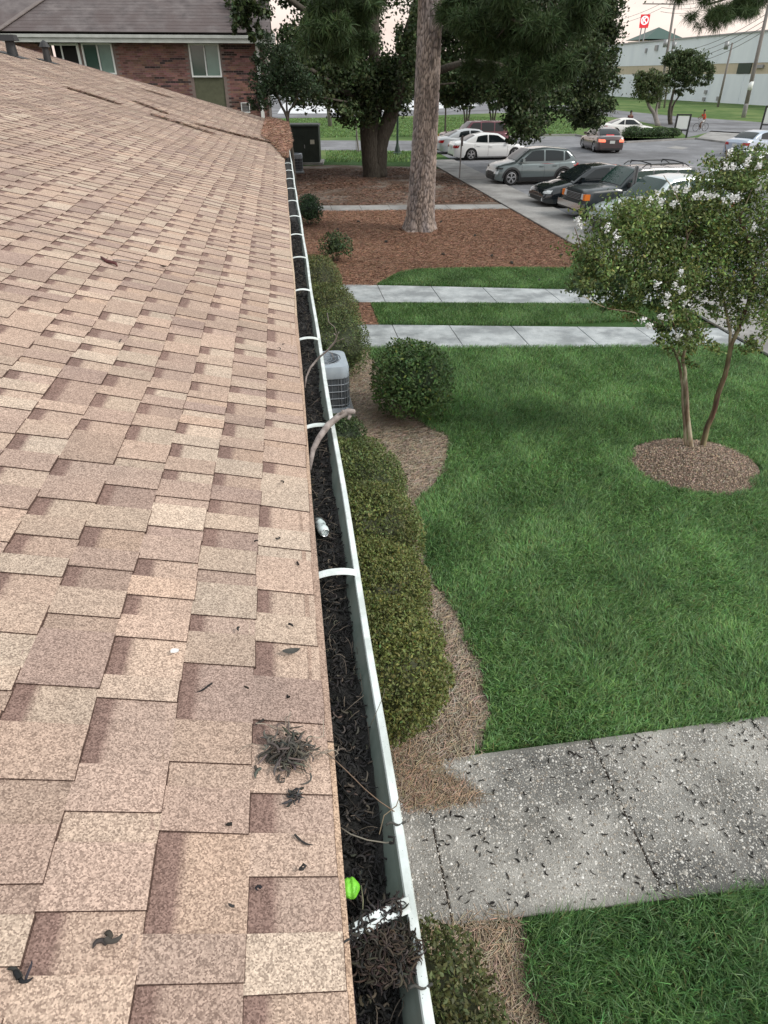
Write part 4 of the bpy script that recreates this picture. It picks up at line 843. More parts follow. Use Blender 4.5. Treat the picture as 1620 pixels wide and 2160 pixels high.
def hole(P, base, u, v, r):                          # open a gap of sky at one place of the crown
    U = np.array([persp(Vector(p)+base)[:2] for p in P]); return np.hypot(U[:, 0]-u, U[:, 1]-v) > r
c = vary((.046, .070, .027), len(P), .45, 1.7, .14)*(1+.35*fnoise(P, .8, 6))[:, None]
link('crown', leaf_mesh('crown', P, .185, np.clip(c, 0, 1), up=.4, aspect=.6), M['leaf'], oak)
# pine: tall straight trunk of plated bark, needles hanging from boughs above the frame
PY = 23.9
pb = Vector((4.42, PY, 0)); pine = thing('pine_tree', 'tall pine with plated bark trunk rising out of the red straw', 'tree', pb)
mb = MB(); NS, NK = 330, 120; Rr = []; vs = []
zt_, top = 9.6, Vector((W(908, 0, PY).x-pb.x, 0, W(908, 0, PY).z))
dx = top.x/top.z
for i in range(NS+1):
    z = -.1+(zt_+.1)*i/NS; r = .40+.115*math.exp(-max(z, 0)/.30)+.06*math.exp(-max(z, 0)/1.6)-.012*z
    for k in range(NK):
        a = 2*pi*k/NK; fl = 1+.10*math.exp(-max(z, 0)/.35)*sin(5*a+1); vs.append((dx*z+.03*sin(z*.5)+r*fl*cos(a), r*fl*sin(a), z))
mb.add(vs, [(i*NK+k, i*NK+(k+1) % NK, (i+1)*NK+(k+1) % NK, (i+1)*NK+k) for i in range(NS) for k in range(NK)])
o = mb.build('trunk', M['bark_pine'], pine, smooth=True)
# bark plates: relief in world units
me = o.data; n = len(me.vertices); V = np.empty(n*3, np.float32); me.vertices.foreach_get('co', V); V = V.reshape(-1, 3); N_ = np.empty(n*3, np.float32); me.vertices.foreach_get('normal', N_); N_ = N_.reshape(-1, 3)
ang = np.arctan2(V[:, 1], V[:, 0]-dx*V[:, 2]); g = np.random.default_rng(4); NP_ = 2300; pa, pz = g.uniform(-pi, pi, NP_), g.uniform(-.1, 9.7, NP_)
disp = np.zeros(n)
for i in range(0, n, 2000):
    da = np.abs(ang[i:i+2000, None]-pa[None]); da = np.minimum(da, 2*pi-da)*.42/.045; dz = (V[i:i+2000, 2:3]-pz[None])/.15
    d2 = np.sort(da**2+dz**2, 1)[:, :2]; disp[i:i+2000] = np.clip((np.sqrt(d2[:, 1])-np.sqrt(d2[:, 0]))*.9, 0, .5)
V = V+N_*(disp*.06+g.normal(size=n)*.003)[:, None]; me.vertices.foreach_set('co', V.astype(np.float32).ravel()); me.update()
# vertex colour follows relief depth for contrast: light plates, dark furrows
a = me.color_attributes.new('Col', 'FLOAT_COLOR', 'POINT'); q = np.clip(.28+disp*2.6, 0, 1.35); a.data.foreach_set('color', np.stack([q, q, q, np.ones(n)], 1).astype(np.float32).ravel())
me.materials.clear(); me.materials.append(mat('plated_pine_bark', (.17, .135, .12), (.42, .34, .29), scale=6, detail=8, rough=.95, stretch=(2, 2, .4), c3=(.26, .225, .22), s3=1.3, attr=True, bump=.015, bscale=40))
def tufts(C, n_each, L_, wd, col, droop=.15):
    N = len(C); d = unit(rng.normal(size=(N, n_each, 3))+np.array([0, 0, -droop])); C = C[:, None, :]+0*d; s = unit(np.cross(d, rng.normal(size=d.shape)))
    ln = L_*rng.uniform(.6, 1.1, (N, n_each, 1)); E = C+d*ln+np.array([0, 0, -.12])*ln; Mid = C+d*ln*.5; w_ = wd
    V = np.stack([C-s*w_*.3, C+s*w_*.3, Mid+s*w_*.5, Mid-s*w_*.5, E], 2).reshape(-1, 5, 3)
    return np_mesh('needles', V, 5, vary(col, len(V), .5, 1.5, .1), [(0, 1, 2, 3), (3, 2, 4)])
bl = []
def pbl(u, v, dy, ru, rv, n, rd=.9): k = 1/62.; p = W(u, v, PY+dy)-pb; bl.append((p, (ru*k, rd, rv*k), n))
for a in ((1000, 20, -2, 70, 60, 420), (1080, 60, -3, 80, 60, 480), (1150, 30, -3, 80, 60, 420), (1180, 100, -3.5, 50, 50, 280), (1030, 100, -2, 60, 40, 240), (1130, 140, -3, 40, 26, 130), (960, -10, -1, 40, 40, 160), (1000, 130, -1, 40, 26, 120),
          (672, 10, -4, 40, 36, 200), (720, 20, -4, 60, 45, 330), (785, 0, -3, 40, 28, 130), (690, 80, -4, 50, 30, 160), (760, 80, -3, 50, 30, 160), (900, -60, 0, 200, 40, 300)): pbl(*a)
P, cid = blob_points(bl)
link('crown', tufts(P, 30, .30, .016, (.050, .085, .030)), M['needle'], pine)
for pts, r in (([(dx*9.2, 0, 9.2), W(1000, -40, PY-1.5)-pb, W(1080, 40, PY-3)-pb, W(1170, 80, PY-3.5)-pb], .07), ([(dx*9, 0, 9.4), W(800, -60, PY-2)-pb, W(740, 10, PY-3.5)-pb, W(670, 30, PY-4)-pb], .07), ([W(1080, 40, PY-3)-pb, W(1040, 90, PY-2)-pb, W(1010, 120, PY-1.5)-pb], .03)):
    mb = MB(); limb(mb, pts, r, r*.3, 6); mb.build('bough', M['bark_oak'], pine, smooth=True)
# a second pine, off to the right, of which only a bough reaches into the view
p2 = Vector((15.6, 17.5, 0)); pine2 = thing('pine_tree', 'pine whose drooping needle bough hangs in at the top right corner', 'tree', p2)
mb = MB(); limb(mb, [(0, 0, -.1), (.1, 0, 4), (0, .1, 9), (.1, 0, 12)], .32, .22, 16, .02); mb.build('trunk', M['bark_pine'], pine2, smooth=True)
bl = []
for (u, v, ru, rv, n) in ((1470, -6, 34, 26, 60), (1520, 4, 44, 30, 120), (1575, -4, 50, 26, 120), (1600, -30, 60, 30, 120), (1500, 30, 30, 16, 36), (1560, 20, 30, 12, 40), (1450, -18, 30, 20, 50), (1490, 42, 10, 12, 10), (1420, -30, 30, 12, 26)):
    kk = 1/90.; bl.append((W(u, v, 15.5)-p2, (ru*kk, .5, rv*kk), n))
P, cid = blob_points(bl); link('crown', tufts(P, 34, .20, .006, (.06, .10, .035), .3), M['needle'], pine2)
mb = MB(); limb(mb, [(0, 0, 9.5), W(1640, -70, 15.8)-p2, W(1560, -14, 15.5)-p2, W(1490, 10, 15.5)-p2], .06, .015, 6); mb.build('bough', M['bark_oak'], pine2, smooth=True)

def small_tree(name, lab, base, trunks, crown, lsize, col, bark='bark_oak', cat='tree', group=None, seed=0, flowers=None, r=.07):
    b = Vector(base); t = thing(name, lab, cat, b, 0, group)
    for pts, r0 in trunks:
        mb = MB(); limb(mb, [Vector(p)-b for p in pts], r0, r0*.35, 8); mb.build('trunk', M[bark], t, smooth=True)
    P, cid = blob_points([(Vector(c)-b, rr, n) for c, rr, n in crown]); c = vary(col, len(P), .5, 1.55, .12)*(1+.3*fnoise(P, 1.5, seed))[:, None]
    link('crown', leaf_mesh('crown', P, lsize, np.clip(c, 0, 1), up=.35, aspect=.55), M['leaf'], t); return t
# crape myrtle beside the brick building
Y_ = 31.0; k_ = 1/48.
small_tree('myrtle_tree', 'slender many-stemmed tree at the right corner of the brick building', G(614, 418), [([W(622, 400, Y_+.5), W(615, 310, Y_), W(606, 250, Y_), W(590, 215, Y_), W(575, 160, Y_)], .09), ([W(612, 285, Y_), W(608, 240, Y_), W(625, 210, Y_), W(632, 150, Y_)], .06), ([W(606, 250, Y_), W(604, 210, Y_), W(600, 150, Y_)], .05)],
    [(W(560, 160, Y_), (30*k_, .8, 42*k_), 1900), (W(600, 170, Y_), (34*k_, .8, 36*k_), 1700), (W(640, 170, Y_), (34*k_, .8, 30*k_), 1200), (W(552, 215, Y_), (24*k_, .7, 20*k_), 600), (W(585, 110, Y_), (34*k_, .8, 36*k_), 1300), (W(545, 120, Y_), (16*k_, .5, 20*k_), 260), (W(660, 205, Y_), (22*k_, .5, 14*k_), 200)], .11, (.035, .06, .028), seed=3)
# trees behind the parked cars
Y_ = 63.0; k_ = 1/26.
for i, (x, lab) in enumerate(((940, 'young tree with thin grey trunk right beside the tall pine trunk, behind the maroon van'), (985, 'multi-stemmed young tree rising behind the maroon van roof'), (1040, 'low-branched young tree between the maroon van and the hanging oak bough'))):
    b = G(x, 262 if i else 272); b.y = Y_; b.x = W(x, 262, Y_).x; b.z = 0
    small_tree('young_tree', lab, b, [([b, W(x+dxx*.4, 235, Y_), W(x+dxx, 200, Y_)], .10) for dxx in ((0,) if i == 0 else (-16, 0, 15))],
        [(W(x-14, 205, Y_), (22*k_, .9, 20*k_), 800), (W(x+16, 210, Y_), (22*k_, .9, 18*k_), 800), (W(x, 180, Y_), (28*k_, 1, 22*k_), 900), (W(x, 225, Y_), (16*k_, .8, 9*k_), 260)], .22, (.065, .10, .035), group='young trees behind the parked cars', seed=i+12)
# two trees by the road island
Y_ = 77.0; k_ = 1/21.
small_tree('road_tree', 'leaning multi-stemmed tree left of a pair, behind the white coupe', G(1385, 266), [([G(1388, 266), W(1380, 240, Y_), W(1368, 222, Y_), W(1362, 195, Y_)], .28), ([G(1386, 266), W(1384, 235, Y_), W(1390, 205, Y_)], .22)],
    [(W(1362, 185, Y_), (28*k_, 1, 24*k_), 2600), (W(1352, 165, Y_), (20*k_, 1, 16*k_), 1100), (W(1390, 180, Y_), (24*k_, 1, 24*k_), 2000), (W(1375, 160, Y_), (20*k_, 1, 16*k_), 1200), (W(1372, 208, Y_), (26*k_, 1, 10*k_), 800)], .24, (.095, .125, .055), seed=21, bark='wood_pole')
small_tree('road_tree', 'rounder darker tree right of a pair, left of the bare utility poles', (W(1415, 260, 78).x, 78, 0), [([(W(1415, 260, 78).x, 78, 0), W(1412, 235, 78), W(1418, 205, 78), W(1425, 175, 78)], .26), ([(W(1415, 260, 78).x, 78, 0), W(1419, 225, 78), W(1438, 195, 78)], .18)],
    [(W(1425, 135, 78), (26*k_, 1.2, 24*k_), 2400), (W(1462, 135, 78), (36*k_, 1.6, 26*k_), 3600), (W(1440, 120, 78), (34*k_, 1, 16*k_), 1900), (W(1480, 160, 78), (24*k_, 1, 18*k_), 1500), (W(1440, 165, 78), (32*k_, 1.2, 18*k_), 1900), (W(1410, 162, 78), (20*k_, 1, 20*k_), 1000), (W(1445, 190, 78), (22*k_, .8, 12*k_), 600)], .24, (.075, .11, .045), seed=28)
# thin staked sapling behind the oak
Y_ = G(756, 322).y; small_tree('sapling', 'thin pale sapling between the utility cabinet and the oak trunk', G(757, 322), [([G(757, 322), W(753, 290, Y_), W(750, 252, Y_), W(746, 215, Y_)], .07), ([G(752, 322), W(751, 300, Y_), W(751, 270, Y_)], .03)], [(W(748, 215, Y_), (.5, .5, .6), 300)], .14, (.05, .08, .03), bark='wood_pole')
# far tree line and distant blocks of wood
def far_wood(lab, x0, x1, y, h, n):
    X = rng.uniform(x0, x1, n); hh = h*(.75+.25*fnoise(np.stack([X], 1), .08, 5)); P = np.stack([X, y+rng.normal(size=n)*4, rng.random(n)**.8*hh], 1)
    c = vary((.045, .065, .04), n, .6, 1.4, .08)*(1+.3*fnoise(P, .2, 5))[:, None]
    tag(link('far_wood', leaf_mesh('far_wood', P, 1.5, np.clip(c, 0, 1), up=.3, aspect=.8), M['leaf'], kind='stuff'), lab, 'trees')
far_wood('distant wood closing the view behind the oak', -60, 90, 235, 9, 9000)
far_wood('distant wood behind the brick building', -160, -50, 260, 11, 3000)

# foreground flowering myrtle
my = thing('flowering_tree', 'white flowering tree with slim bare stems in the round mulch bed', 'tree', (5.40, 7.60, 0)); mb_ = my.location
def Y8(u, v, Y=7.8): return W(u, v, Y)-mb_
for pts, r0, lab in (([(-.12, 0, 0), Y8(1443, 880, 7.62), Y8(1438, 800, 7.7), Y8(1428, 755, 7.75), Y8(1400, 690, 7.9), Y8(1370, 600, 8.0)], .026, None), ([(-.05, -.05, 0), Y8(1452, 880, 7.58), Y8(1447, 800, 7.65), Y8(1440, 755, 7.7), Y8(1452, 700, 7.7), Y8(1440, 590, 7.8), Y8(1450, 500, 8)], .032, None),
                 ([(.10, 0, .0), Y8(1500, 880, 7.6), Y8(1528, 790, 7.6), Y8(1545, 725, 7.6), Y8(1570, 660, 7.7), Y8(1590, 560, 7.8), Y8(1560, 460, 8)], .042, 'stem with dark brown and rust coloured peeling bark'), ([Y8(1538, 745, 7.6), Y8(1540, 700, 7.65), Y8(1520, 600, 7.9), Y8(1500, 480, 8.2)], .024, None), ([Y8(1428, 755, 7.75), Y8(1432, 720, 7.6), Y8(1405, 640, 7.4)], .016, None)):
    mb = MB(); limb(mb, pts, r0, r0*.4, 10, .25); mb.build('stem', M['bark_rust'] if lab else M['bark_myrtle'], my, smooth=True, label=lab)
mb = MB()
brs = [([Y8(1370, 600, 8.), Y8(1310, 560, 8.), Y8(1240, 540, 8), Y8(1212, 480, 8)], .012), ([Y8(1400, 690, 7.9), Y8(1340, 660, 7.6), Y8(1280, 650, 7.4), Y8(1230, 625, 7.3)], .011), ([Y8(1450, 500, 8), Y8(1430, 420, 8.2), Y8(1400, 370, 8.4)], .012), ([Y8(1450, 500, 8), Y8(1500, 420, 8.3), Y8(1530, 340, 8.5), Y8(1530, 305, 8.5)], .012), ([Y8(1590, 560, 7.8), Y8(1650, 470, 7.8)], .014), ([Y8(1560, 460, 8), Y8(1590, 390, 8.1)], .01), ([Y8(1370, 600, 8), Y8(1340, 500, 8.2), Y8(1300, 440, 8.3)], .012), ([Y8(1452, 700, 7.7), Y8(1490, 680, 7.6), Y8(1520, 690, 7.5)], .008)]
for pts, r0 in brs: limb(mb, pts, r0, r0*.35, 6, .3)
mb.build('branches', M['bark_myrtle'], my, smooth=True)
bl = []
def mbl(u, v, Y, ru, rv, n, rd=.45): k = 1/148.; bl.append((Y8(u, v, Y), (ru*k, rd, rv*k), n))
for a in ((1290, 500, 8.1, 75, 65, 3800), (1240, 570, 7.9, 45, 45, 1500), (1300, 590, 7.9, 75, 45, 2700), (1380, 480, 8.2, 80, 70, 4800), (1390, 580, 7.9, 75, 60, 3600), (1470, 480, 8.2, 80, 70, 4800), (1470, 580, 7.9, 75, 60, 3600), (1560, 500, 8.1, 80, 75, 4800), (1570, 600, 7.8, 70, 60, 3400),
          (1640, 520, 7.9, 70, 110, 4200), (1390, 440, 8.4, 80, 26, 1700), (1540, 385, 8.4, 70, 40, 2600), (1600, 360, 8.3, 60, 40, 2000), (1460, 425, 8.4, 60, 20, 1100), (1530, 345, 8.5, 14, 40, 240), (1345, 640, 7.7, 45, 28, 800), (1420, 640, 7.7, 40, 45, 1100), (1430, 700, 7.65, 50, 35, 1100), (1380, 690, 7.6, 22, 20, 240), (1480, 735, 7.6, 28, 26, 480), (1450, 768, 7.6, 14, 12, 120), (1590, 680, 7.6, 42, 36, 800), (1575, 745, 7.5, 22, 28, 260), (1500, 650, 7.8, 30, 18, 300), (1660, 620, 7.7, 50, 60, 1500), (1230, 610, 7.5, 22, 26, 190)):
    mbl(*a)
bl = [(a, b, int(c*1.1)) for a, b, c in bl]
P, cid = blob_points(bl); c = vary((.15, .205, .07), len(P), .4, 1.7, .16)*(1+.33*fnoise(P, 3, 6))[:, None]; kk = rng.random(len(P)) < .06; c[kk] = vary((.22, .24, .07), int(kk.sum()))
link('crown', leaf_mesh('crown', P, .050, np.clip(c, 0, 1), up=.35, aspect=.5), M['leaf'], my)
# larger hanging leaves at the left side of the crown
bl = [(Y8(u, v, 7.5), (.16, .16, .16), 26) for u, v in ((1222, 610), (1250, 625), (1285, 630), (1310, 610), (1340, 620), (1380, 650), (1405, 700), (1450, 640), (1290, 590), (1265, 590))]
P, _ = blob_points(bl); link('large_leaves', leaf_mesh('large_leaves', P, .085, vary((.05, .085, .035), len(P), .5, 1.4), up=.1, aspect=.42), M['leaf'], my)
fl = [(1435, 574), (1425, 600), (1437, 612), (1415, 665), (1367, 688), (1405, 640), (1395, 668), (1355, 676), (1218, 462), (1222, 475), (1280, 480), (1300, 498), (1420, 430), (1350, 418), (1388, 408), (1425, 398), (1445, 640), (1385, 600), (1455, 705), (1430, 710), (1408, 625), (1575, 345), (1580, 332), (1530, 350), (1545, 352), (1600, 395), (1610, 385), (1590, 480), (1370, 425), (1395, 425), (1540, 320), (1600, 350)]
for x_ in range(1452, 1562, 15): fl.append((x_+random.randint(-5, 5), 410+random.randint(-9, 16)))
for i, (u, v) in enumerate(fl):
    Yq = 7.32 if v > 540 else 7.62+max(0, (500-v))*.003
    c0 = Y8(u, v, Yq); n = random.randint(22, 44); P = np.array([tuple(c0+Vector((random.gauss(0, .019), random.gauss(0, .02), random.gauss(0, .022)))) for _ in range(n)])
    link('flower_cluster', leaf_mesh('flower_cluster', P, .030, np.ones((n, 3)), up=.6, aspect=.9), M['petal'], my, kind='stuff')

# ------------------------------------------------------------------ BRICK BUILDING
BY = 33.0
bb = thing('brick_building', 'red-brown brick building with a grey-brown hipped roof behind the tan roof', 'building', (0, BY, 0))
def B(u, v): p = W(u, v, BY); return p.x, p.z
xr, _ = B(566, 220); xl = -13.5; zt2 = B(300, 88)[1]; zf = B(300, 76)[1]
xr = B(566, 200)[0]
wins = []
def brect(u0, v0, u1, v1): a = B(u0, v0); b = B(u1, v1); return a[0], b[1], b[0], a[1]
W1 = (B(176, 120)[0], B(240, 157)[1], B(240, 120)[0], zt2-.05); W2 = (B(400, 120)[0], B(440, 163)[1], B(464, 120)[0], zt2-.05); P2 = (W2[0]+.05, 1.0, W2[2]+.05, W2[1]); W0 = (B(108, 110)[0], W1[1]-.4, B(164, 110)[0], zt2-.05)
rects = [W0, W1, W2, P2]
mb = MB(); 
xs_ = sorted({xl, xr}|{r[0] for r in rects}|{r[2] for r in rects}); 
for a, b in zip(xs_[:-1], xs_[1:]):
    blk = sorted([(r[1], r[3]) for r in rects if r[0] <= (a+b)/2 <= r[2]]); z = 0.0
    for lo, hi in blk+[(zt2, zt2)]:
        if lo > z+.01: mb.box(((a+b)/2, .12, (z+lo)/2), (b-a, .24, lo-z))
        z = max(z, hi)
mb.box((xr-.12, 4.2, zt2/2), (.24, 8, zt2)); mb.build('wall', M['mortar'], bb)
mb = MB(); bw, bh = .205, .067; row = 0; z = 1.6; rb = np.random.default_rng(3); runlen = 0
while z < zt2-.02:
    x = xr-.0-(.105 if row % 2 else 0); 
    while x > xl:
        x0 = x-bw+.010; cx = (x0+x)/2; inside = any(r[0]-.03 < x and x0 < r[2]+.03 and r[1]-.01 < z+bh/2 < r[3]+.02 for r in rects)
        if runlen > 0: runlen -= 1; dark = True
        else:
            dark = rb.random() < .06
            if dark: runlen = int(rb.integers(0, 5))
        if not inside:
            base = (.045, .030, .030) if dark else (.20, .105, .088); k = rb.uniform(.6, 1.4); cc = (base[0]*k, base[1]*k*rb.uniform(.9, 1.15), base[2]*k*rb.uniform(.9, 1.2))
            yf = -.006-rb.uniform(0, .004); zc0, zc1 = z+.004, z+bh-.004
            mb.add([(x0, yf, zc0), (x, yf, zc0), (x, yf, zc1), (x0, yf, zc1), (x0, .004, zc0), (x, .004, zc0), (x, .004, zc1), (x0, .004, zc1)], [(0, 1, 2, 3), (3, 2, 6, 7), (0, 4, 5, 1), (0, 3, 7, 4), (1, 5, 6, 2)], col=cc)
        x -= bw
    z += bh+.004; row += 1
mb.build('bricks', M['brick'], bb, kind='stuff', col=True)
def bwin(r, split=True, lab=None, cur=True):
    x0, z0, x1, z1 = r; t_ = .055
    f = MB()
    for c_, d_ in ((((x0+x1)/2, -.0, z0+t_/2), (x1-x0, .10, t_)), (((x0+x1)/2, -.0, z1-t_/2), (x1-x0, .10, t_)), ((x0+t_/2, -.0, (z0+z1)/2), (t_, .10, z1-z0-2*t_)), ((x1-t_/2, -.0, (z0+z1)/2), (t_, .10, z1-z0-2*t_)), (((x0+x1)/2, .015, (z0+z1)/2), (t_*.9, .06, z1-z0-2*t_))): f.box(c_, d_)
    fo = f.build('window', M['white'], bb, label=lab); xm = (x0+x1)/2
    p = MB(); p.box(((x0+xm)/2, .04, (z0+z1)/2), (xm-x0-t_*1.5, .012, z1-z0-2*t_)); p.build('pane', M['glass'], fo)
    p = MB(); p.box(((xm+x1)/2, .03, (z0+z1)/2), (x1-xm-t_*1.5, .012, z1-z0-2*t_)); p.build('pane', M['curtain'], fo)
    p = MB(); p.box((xm, .16, (z0+z1)/2), (x1-x0-.02, .02, z1-z0-.02)); p.build('backing', M['dark'], fo)
bwin(W1, lab='window cut off by the tan roof'); bwin(W2, lab='window above the green panel')
mb = MB(); mb.box(((P2[0]+P2[2])/2, .05, (P2[1]+P2[3])/2), (P2[2]-P2[0], .03, P2[3]-P2[1])); mb.build('panel', M['greenpanel'], bb, label='olive green panel under a window')
mb = MB(); mb.box(((W0[0]+W0[2])/2, .6, (W0[1]+W0[3])/2), (W0[2]-W0[0], .05, W0[3]-W0[1])); mb.build('porch_recess', M['dark'], bb)  # near-black panel stands for the shade inside the porch
mb = MB()
mb.box((W0[2]+.03, -.02, (W0[1]+W0[3])/2), (.09, .08, W0[3]-W0[1])); mb.box(((W0[0]+W0[2])/2, -.0, W0[3]-.05), (W0[2]-W0[0], .08, .07)); mb.box(((W0[0]+W0[2])/2-.1, .03, (W0[1]+W0[3])/2), (.05, .05, W0[3]-W0[1]))
mb.build('porch_post', M['white'], bb)
for k_, (u_, v_) in enumerate(((518, 227),)):
    x_, z_ = B(u_, v_); mb = MB()
    for c_, d_ in (((x_, -.02, z_+.17), (.36, .05, .03)), ((x_, -.02, z_-.17), (.36, .05, .03)), ((x_-.165, -.02, z_), (.03, .05, .31)), ((x_+.165, -.02, z_), (.03, .05, .31))): mb.box(c_, d_)
    f_ = mb.build('wall_vent', M['white'], bb); mb = MB()
    for j in range(6): mb.box((x_, -.012, z_-.13+j*.052), (.30, .02, .036), M=Matrix.Rotation(.5, 3, 'X'))
    mb.build('louvre', M['grey_metal'], f_)
xd = B(551, 200)[0]; mb = MB(); mb.box((xd, -.07, zt2/2), (.14, .10, zt2)); mb.build('downspout', M['white'], bb)
xd = xr+.03; mb = MB(); mb.box((xd, -.02, zt2/2), (.10, .12, zt2)); mb.build('corner_board', M['wood_pole'], bb)
mb = MB(); mb.box((xl/2+xr/2+.2, -.55, zf), (xr-xl+.5, .12, .16)); mb.box((xl/2+xr/2+.2, -.53, zf-.16), (xr-xl+.5, .06, .14)); mb.build('gutter', M['curtain'] if False else mat('dull_white_gutter', (.36, .38, .36), (.5, .52, .50), scale=3), bb)
mb = MB(); mb.box((xl/2+xr/2+.2, -.27, zt2-.01), (xr-xl+.5, .5, .03)); mb.build('soffit', M['tan'], bb)
# roof: front slope, hip on the left, rake at the right
z0 = zf+.10; pr = 1.0; dR = 6.5; xh = W(8, 72, BY).x+2.5
mb = MB(); xR = xr+.30
mb.quad([(xh-2.5, -.62, z0), (xR, -.62, z0), (xR-.05, dR, z0+pr*dR*.62), (xh+2.6, dR, z0+pr*dR*.62)])
mb.quad([(xR, -.62, z0), (xR, -.62, z0-.16), (xR-.05, dR, z0+pr*dR*.62-.16), (xR-.05, dR, z0+pr*dR*.62)])
mb.quad([(xh-2.5, -.62, z0), (xh+2.6, dR, z0+pr*dR*.62), (xh-6.5, dR, z0+pr*dR*.62), (xh-9.5, -.62, z0)])
mb.quad([(xR-.05, dR, z0+pr*dR*.62), (xR, 2*dR, z0), (xh-9, 2*dR, z0), (xh-6.5, dR, z0+pr*dR*.62)])
mb.box((xR/2+xh/2-4.8, -.56, z0-.045), (xR-xh+9.5, .10, .06))
# shingle courses on it as real steps
for j in range(34):
    t0 = j/34; t1 = (j+1)/34; hh = .006
    def q_(t, s): return Vector((s, -.62+(dR+.62)*t, z0+pr*dR*.62*t))
    mb.add([q_(t0, xh-2.4+5*t0)+Vector((0, -.005, hh)), q_(t0, xR-.05*t0)+Vector((0, -.005, hh)), q_(t1, xR-.05*t1)+Vector((0, 0, .002)), q_(t1, xh-2.4+5*t1)+Vector((0, 0, .002)), q_(t0, xh-2.4+5*t0), q_(t0, xR-.05*t0)], [(0, 1, 2, 3), (4, 5, 1, 0)])
mb.build('roof', M['old_shingle'], bb)
mb = MB(); a_, b_ = Vector((xh-2.5, -.62, z0+.03)), Vector((xh+2.6, dR, z0+pr*dR*.62+.03)); mb.bar(a_, b_, .3, .03); mb.build('hip_cap', mat('paler_hip_shingles', (.15, .125, .12), (.21, .18, .17), scale=5, rough=.95), bb)
for u_, v_ in ((362, 6), (407, 6)):
    p = W(u_, v_, BY+2.0)-Vector((0, BY, 0)); mb = MB(); mb.tube([p-Vector((0, 0, .3)), p+Vector((0, 0, .12))], .05, 8); mb.build('vent_pipe', M['trim'], bb, smooth=True)
p = W(162, 68, BY-.4)-Vector((0, BY, 0)); mb = MB(); mb.tube([p+Vector((-.05, 0, -.35)), p, p+Vector((.08, 0, .1))], [.05, .07, .03], 6)
mb.build('debris_tuft', M['litter'], bb)

# ------------------------------------------------------------------ WAREHOUSE and street furniture
WX = 85.0; wb = thing('warehouse', 'long white warehouse with a tan band and a dark green door beyond the road', 'building', (WX, 130, 0))
def Wx(u, v): r = ray(u, v); t = WX/r.x; return r.y*t, CH+r.z*t
ztop = Wx(1600, 68)[1]; zb0 = Wx(1600, 156)[1]; zb1 = Wx(1600, 132)[1]
y0, y1 = 95-130, 330-130
mb = MB(); mb.box((12, (y0+y1)/2, zb0/2), (24, y1-y0, zb0)); mb.box((12, (y0+y1)/2, (zb1+ztop)/2), (24, y1-y0, ztop-zb1))
mb.build('wall', M['stucco'], wb)
mb = MB(); mb.box((12.04, (y0+y1)/2, (zb0+zb1)/2), (23.9, y1-y0-.1, zb1-zb0)); mb.build('tan_band', M['tan'], wb)
mb = MB(); mb.box((12, (y0+y1)/2, ztop+.12), (24.5, y1-y0+.5, .25)); mb.build('parapet_cap', M['grey_metal'], wb)
ya = Wx(1556, 145)[0]-130; yb_ = Wx(1584, 145)[0]-130; mb = MB(); mb.box((-.02, (ya+yb_)/2, (zb0+zb1)/2), (.12, abs(ya-yb_), zb1-zb0-.05)); mb.build('door', M['darkgreen'], wb)
for (u, v, su, sv) in ((1603, 140, 3.0, .5), (1364, 107, .7, .9), (1386, 101, 1.6, 1.0), (1490, 194, 1.0, .6), (1516, 208, 1.0, .7), (1486, 209, 1.0, .6)):
    yy2, zz2 = Wx(u, v); mb = MB(); mb.box((-.15, yy2-130, zz2), (.3, su*.8, sv)); mb.build('wall_box', M['grey_metal'], wb)
for k in range(14):
    yy2 = y0+8+k*11; mb = MB(); mb.box((-.03, yy2, zb0*.5), (.06, .25, zb0-.1)); mb.build('pilaster', M['stucco'], wb)
# green hipped roof and the sign beyond
t = thing('green_roofed_building', 'building with a green hipped metal roof showing above the white warehouse', 'building', (W(1405, 70, 260).x, 260, 0)); b_ = t.location
L1, T1, R1 = W(1362, 82, 260)-b_, W(1408, 55, 262)-b_, W(1448, 76, 260)-b_
mb = MB(); mb.box((0, 8, L1.z/2-.2), (R1.x-L1.x-2, 14, L1.z-.4)); mb.build('wall', M['tan'], t)
mb = MB(); e = L1.z; top = Vector((T1.x, 8, T1.z)); P4 = [(L1.x, 0, e), (R1.x, 0, e), (R1.x, 16, e), (L1.x, 16, e)]
for i in range(4): mb.quad([P4[i], P4[(i+1) % 4], top])
mb.quad(P4[::-1]); mb.build('roof', M['green_roof'], t)
sY = 210.0; s_c = W(1360, 43, sY); t = thing('store_sign', 'red square sign with a white ring and letter K on two tall posts', 'sign', (s_c.x, sY, 0), radians(-24)); hz = s_c.z
ppm = 1400/(sY*CT); sw = 19/ppm; yaw = -.0
mb = MB(); mb.box((0, 0, hz), (sw, .5, sw*1.08)); mb.build('sign_box', M['red_sign'], t)
mb = MB(); K = 28; ro, ri = sw*.42, sw*.31
mb.add([(r_*cos(2*pi*k/K), -.27, hz+r_*sin(2*pi*k/K)) for r_ in (ro, ri) for k in range(K)], [(k, K+k, K+(k+1) % K, (k+1) % K) for k in range(K)]); mb.build('ring', M['white_sign'], t)
cu = bpy.data.curves.new('letter', 'FONT'); cu.body = 'K'; cu.size = sw*.85; cu.align_x = 'CENTER'; cu.align_y = 'CENTER'; cu.extrude = .02; cu.offset = .05
tmp = bpy.data.objects.new('letter', cu); COL.objects.link(tmp); bpy.context.view_layer.update(); me = bpy.data.meshes.new_from_object(tmp.evaluated_get(bpy.context.evaluated_depsgraph_get())); bpy.data.objects.remove(tmp)
o = link('letter', me, M['white_sign'], t); o.rotation_euler = (pi/2, 0, 0); o.location = (0, -.29, hz)
mb = MB(); mb.box((0, 0, hz-sw*.62), (sw*.95, .4, sw*.14)); mb.build('lower_panel', M['red_sign'], t)
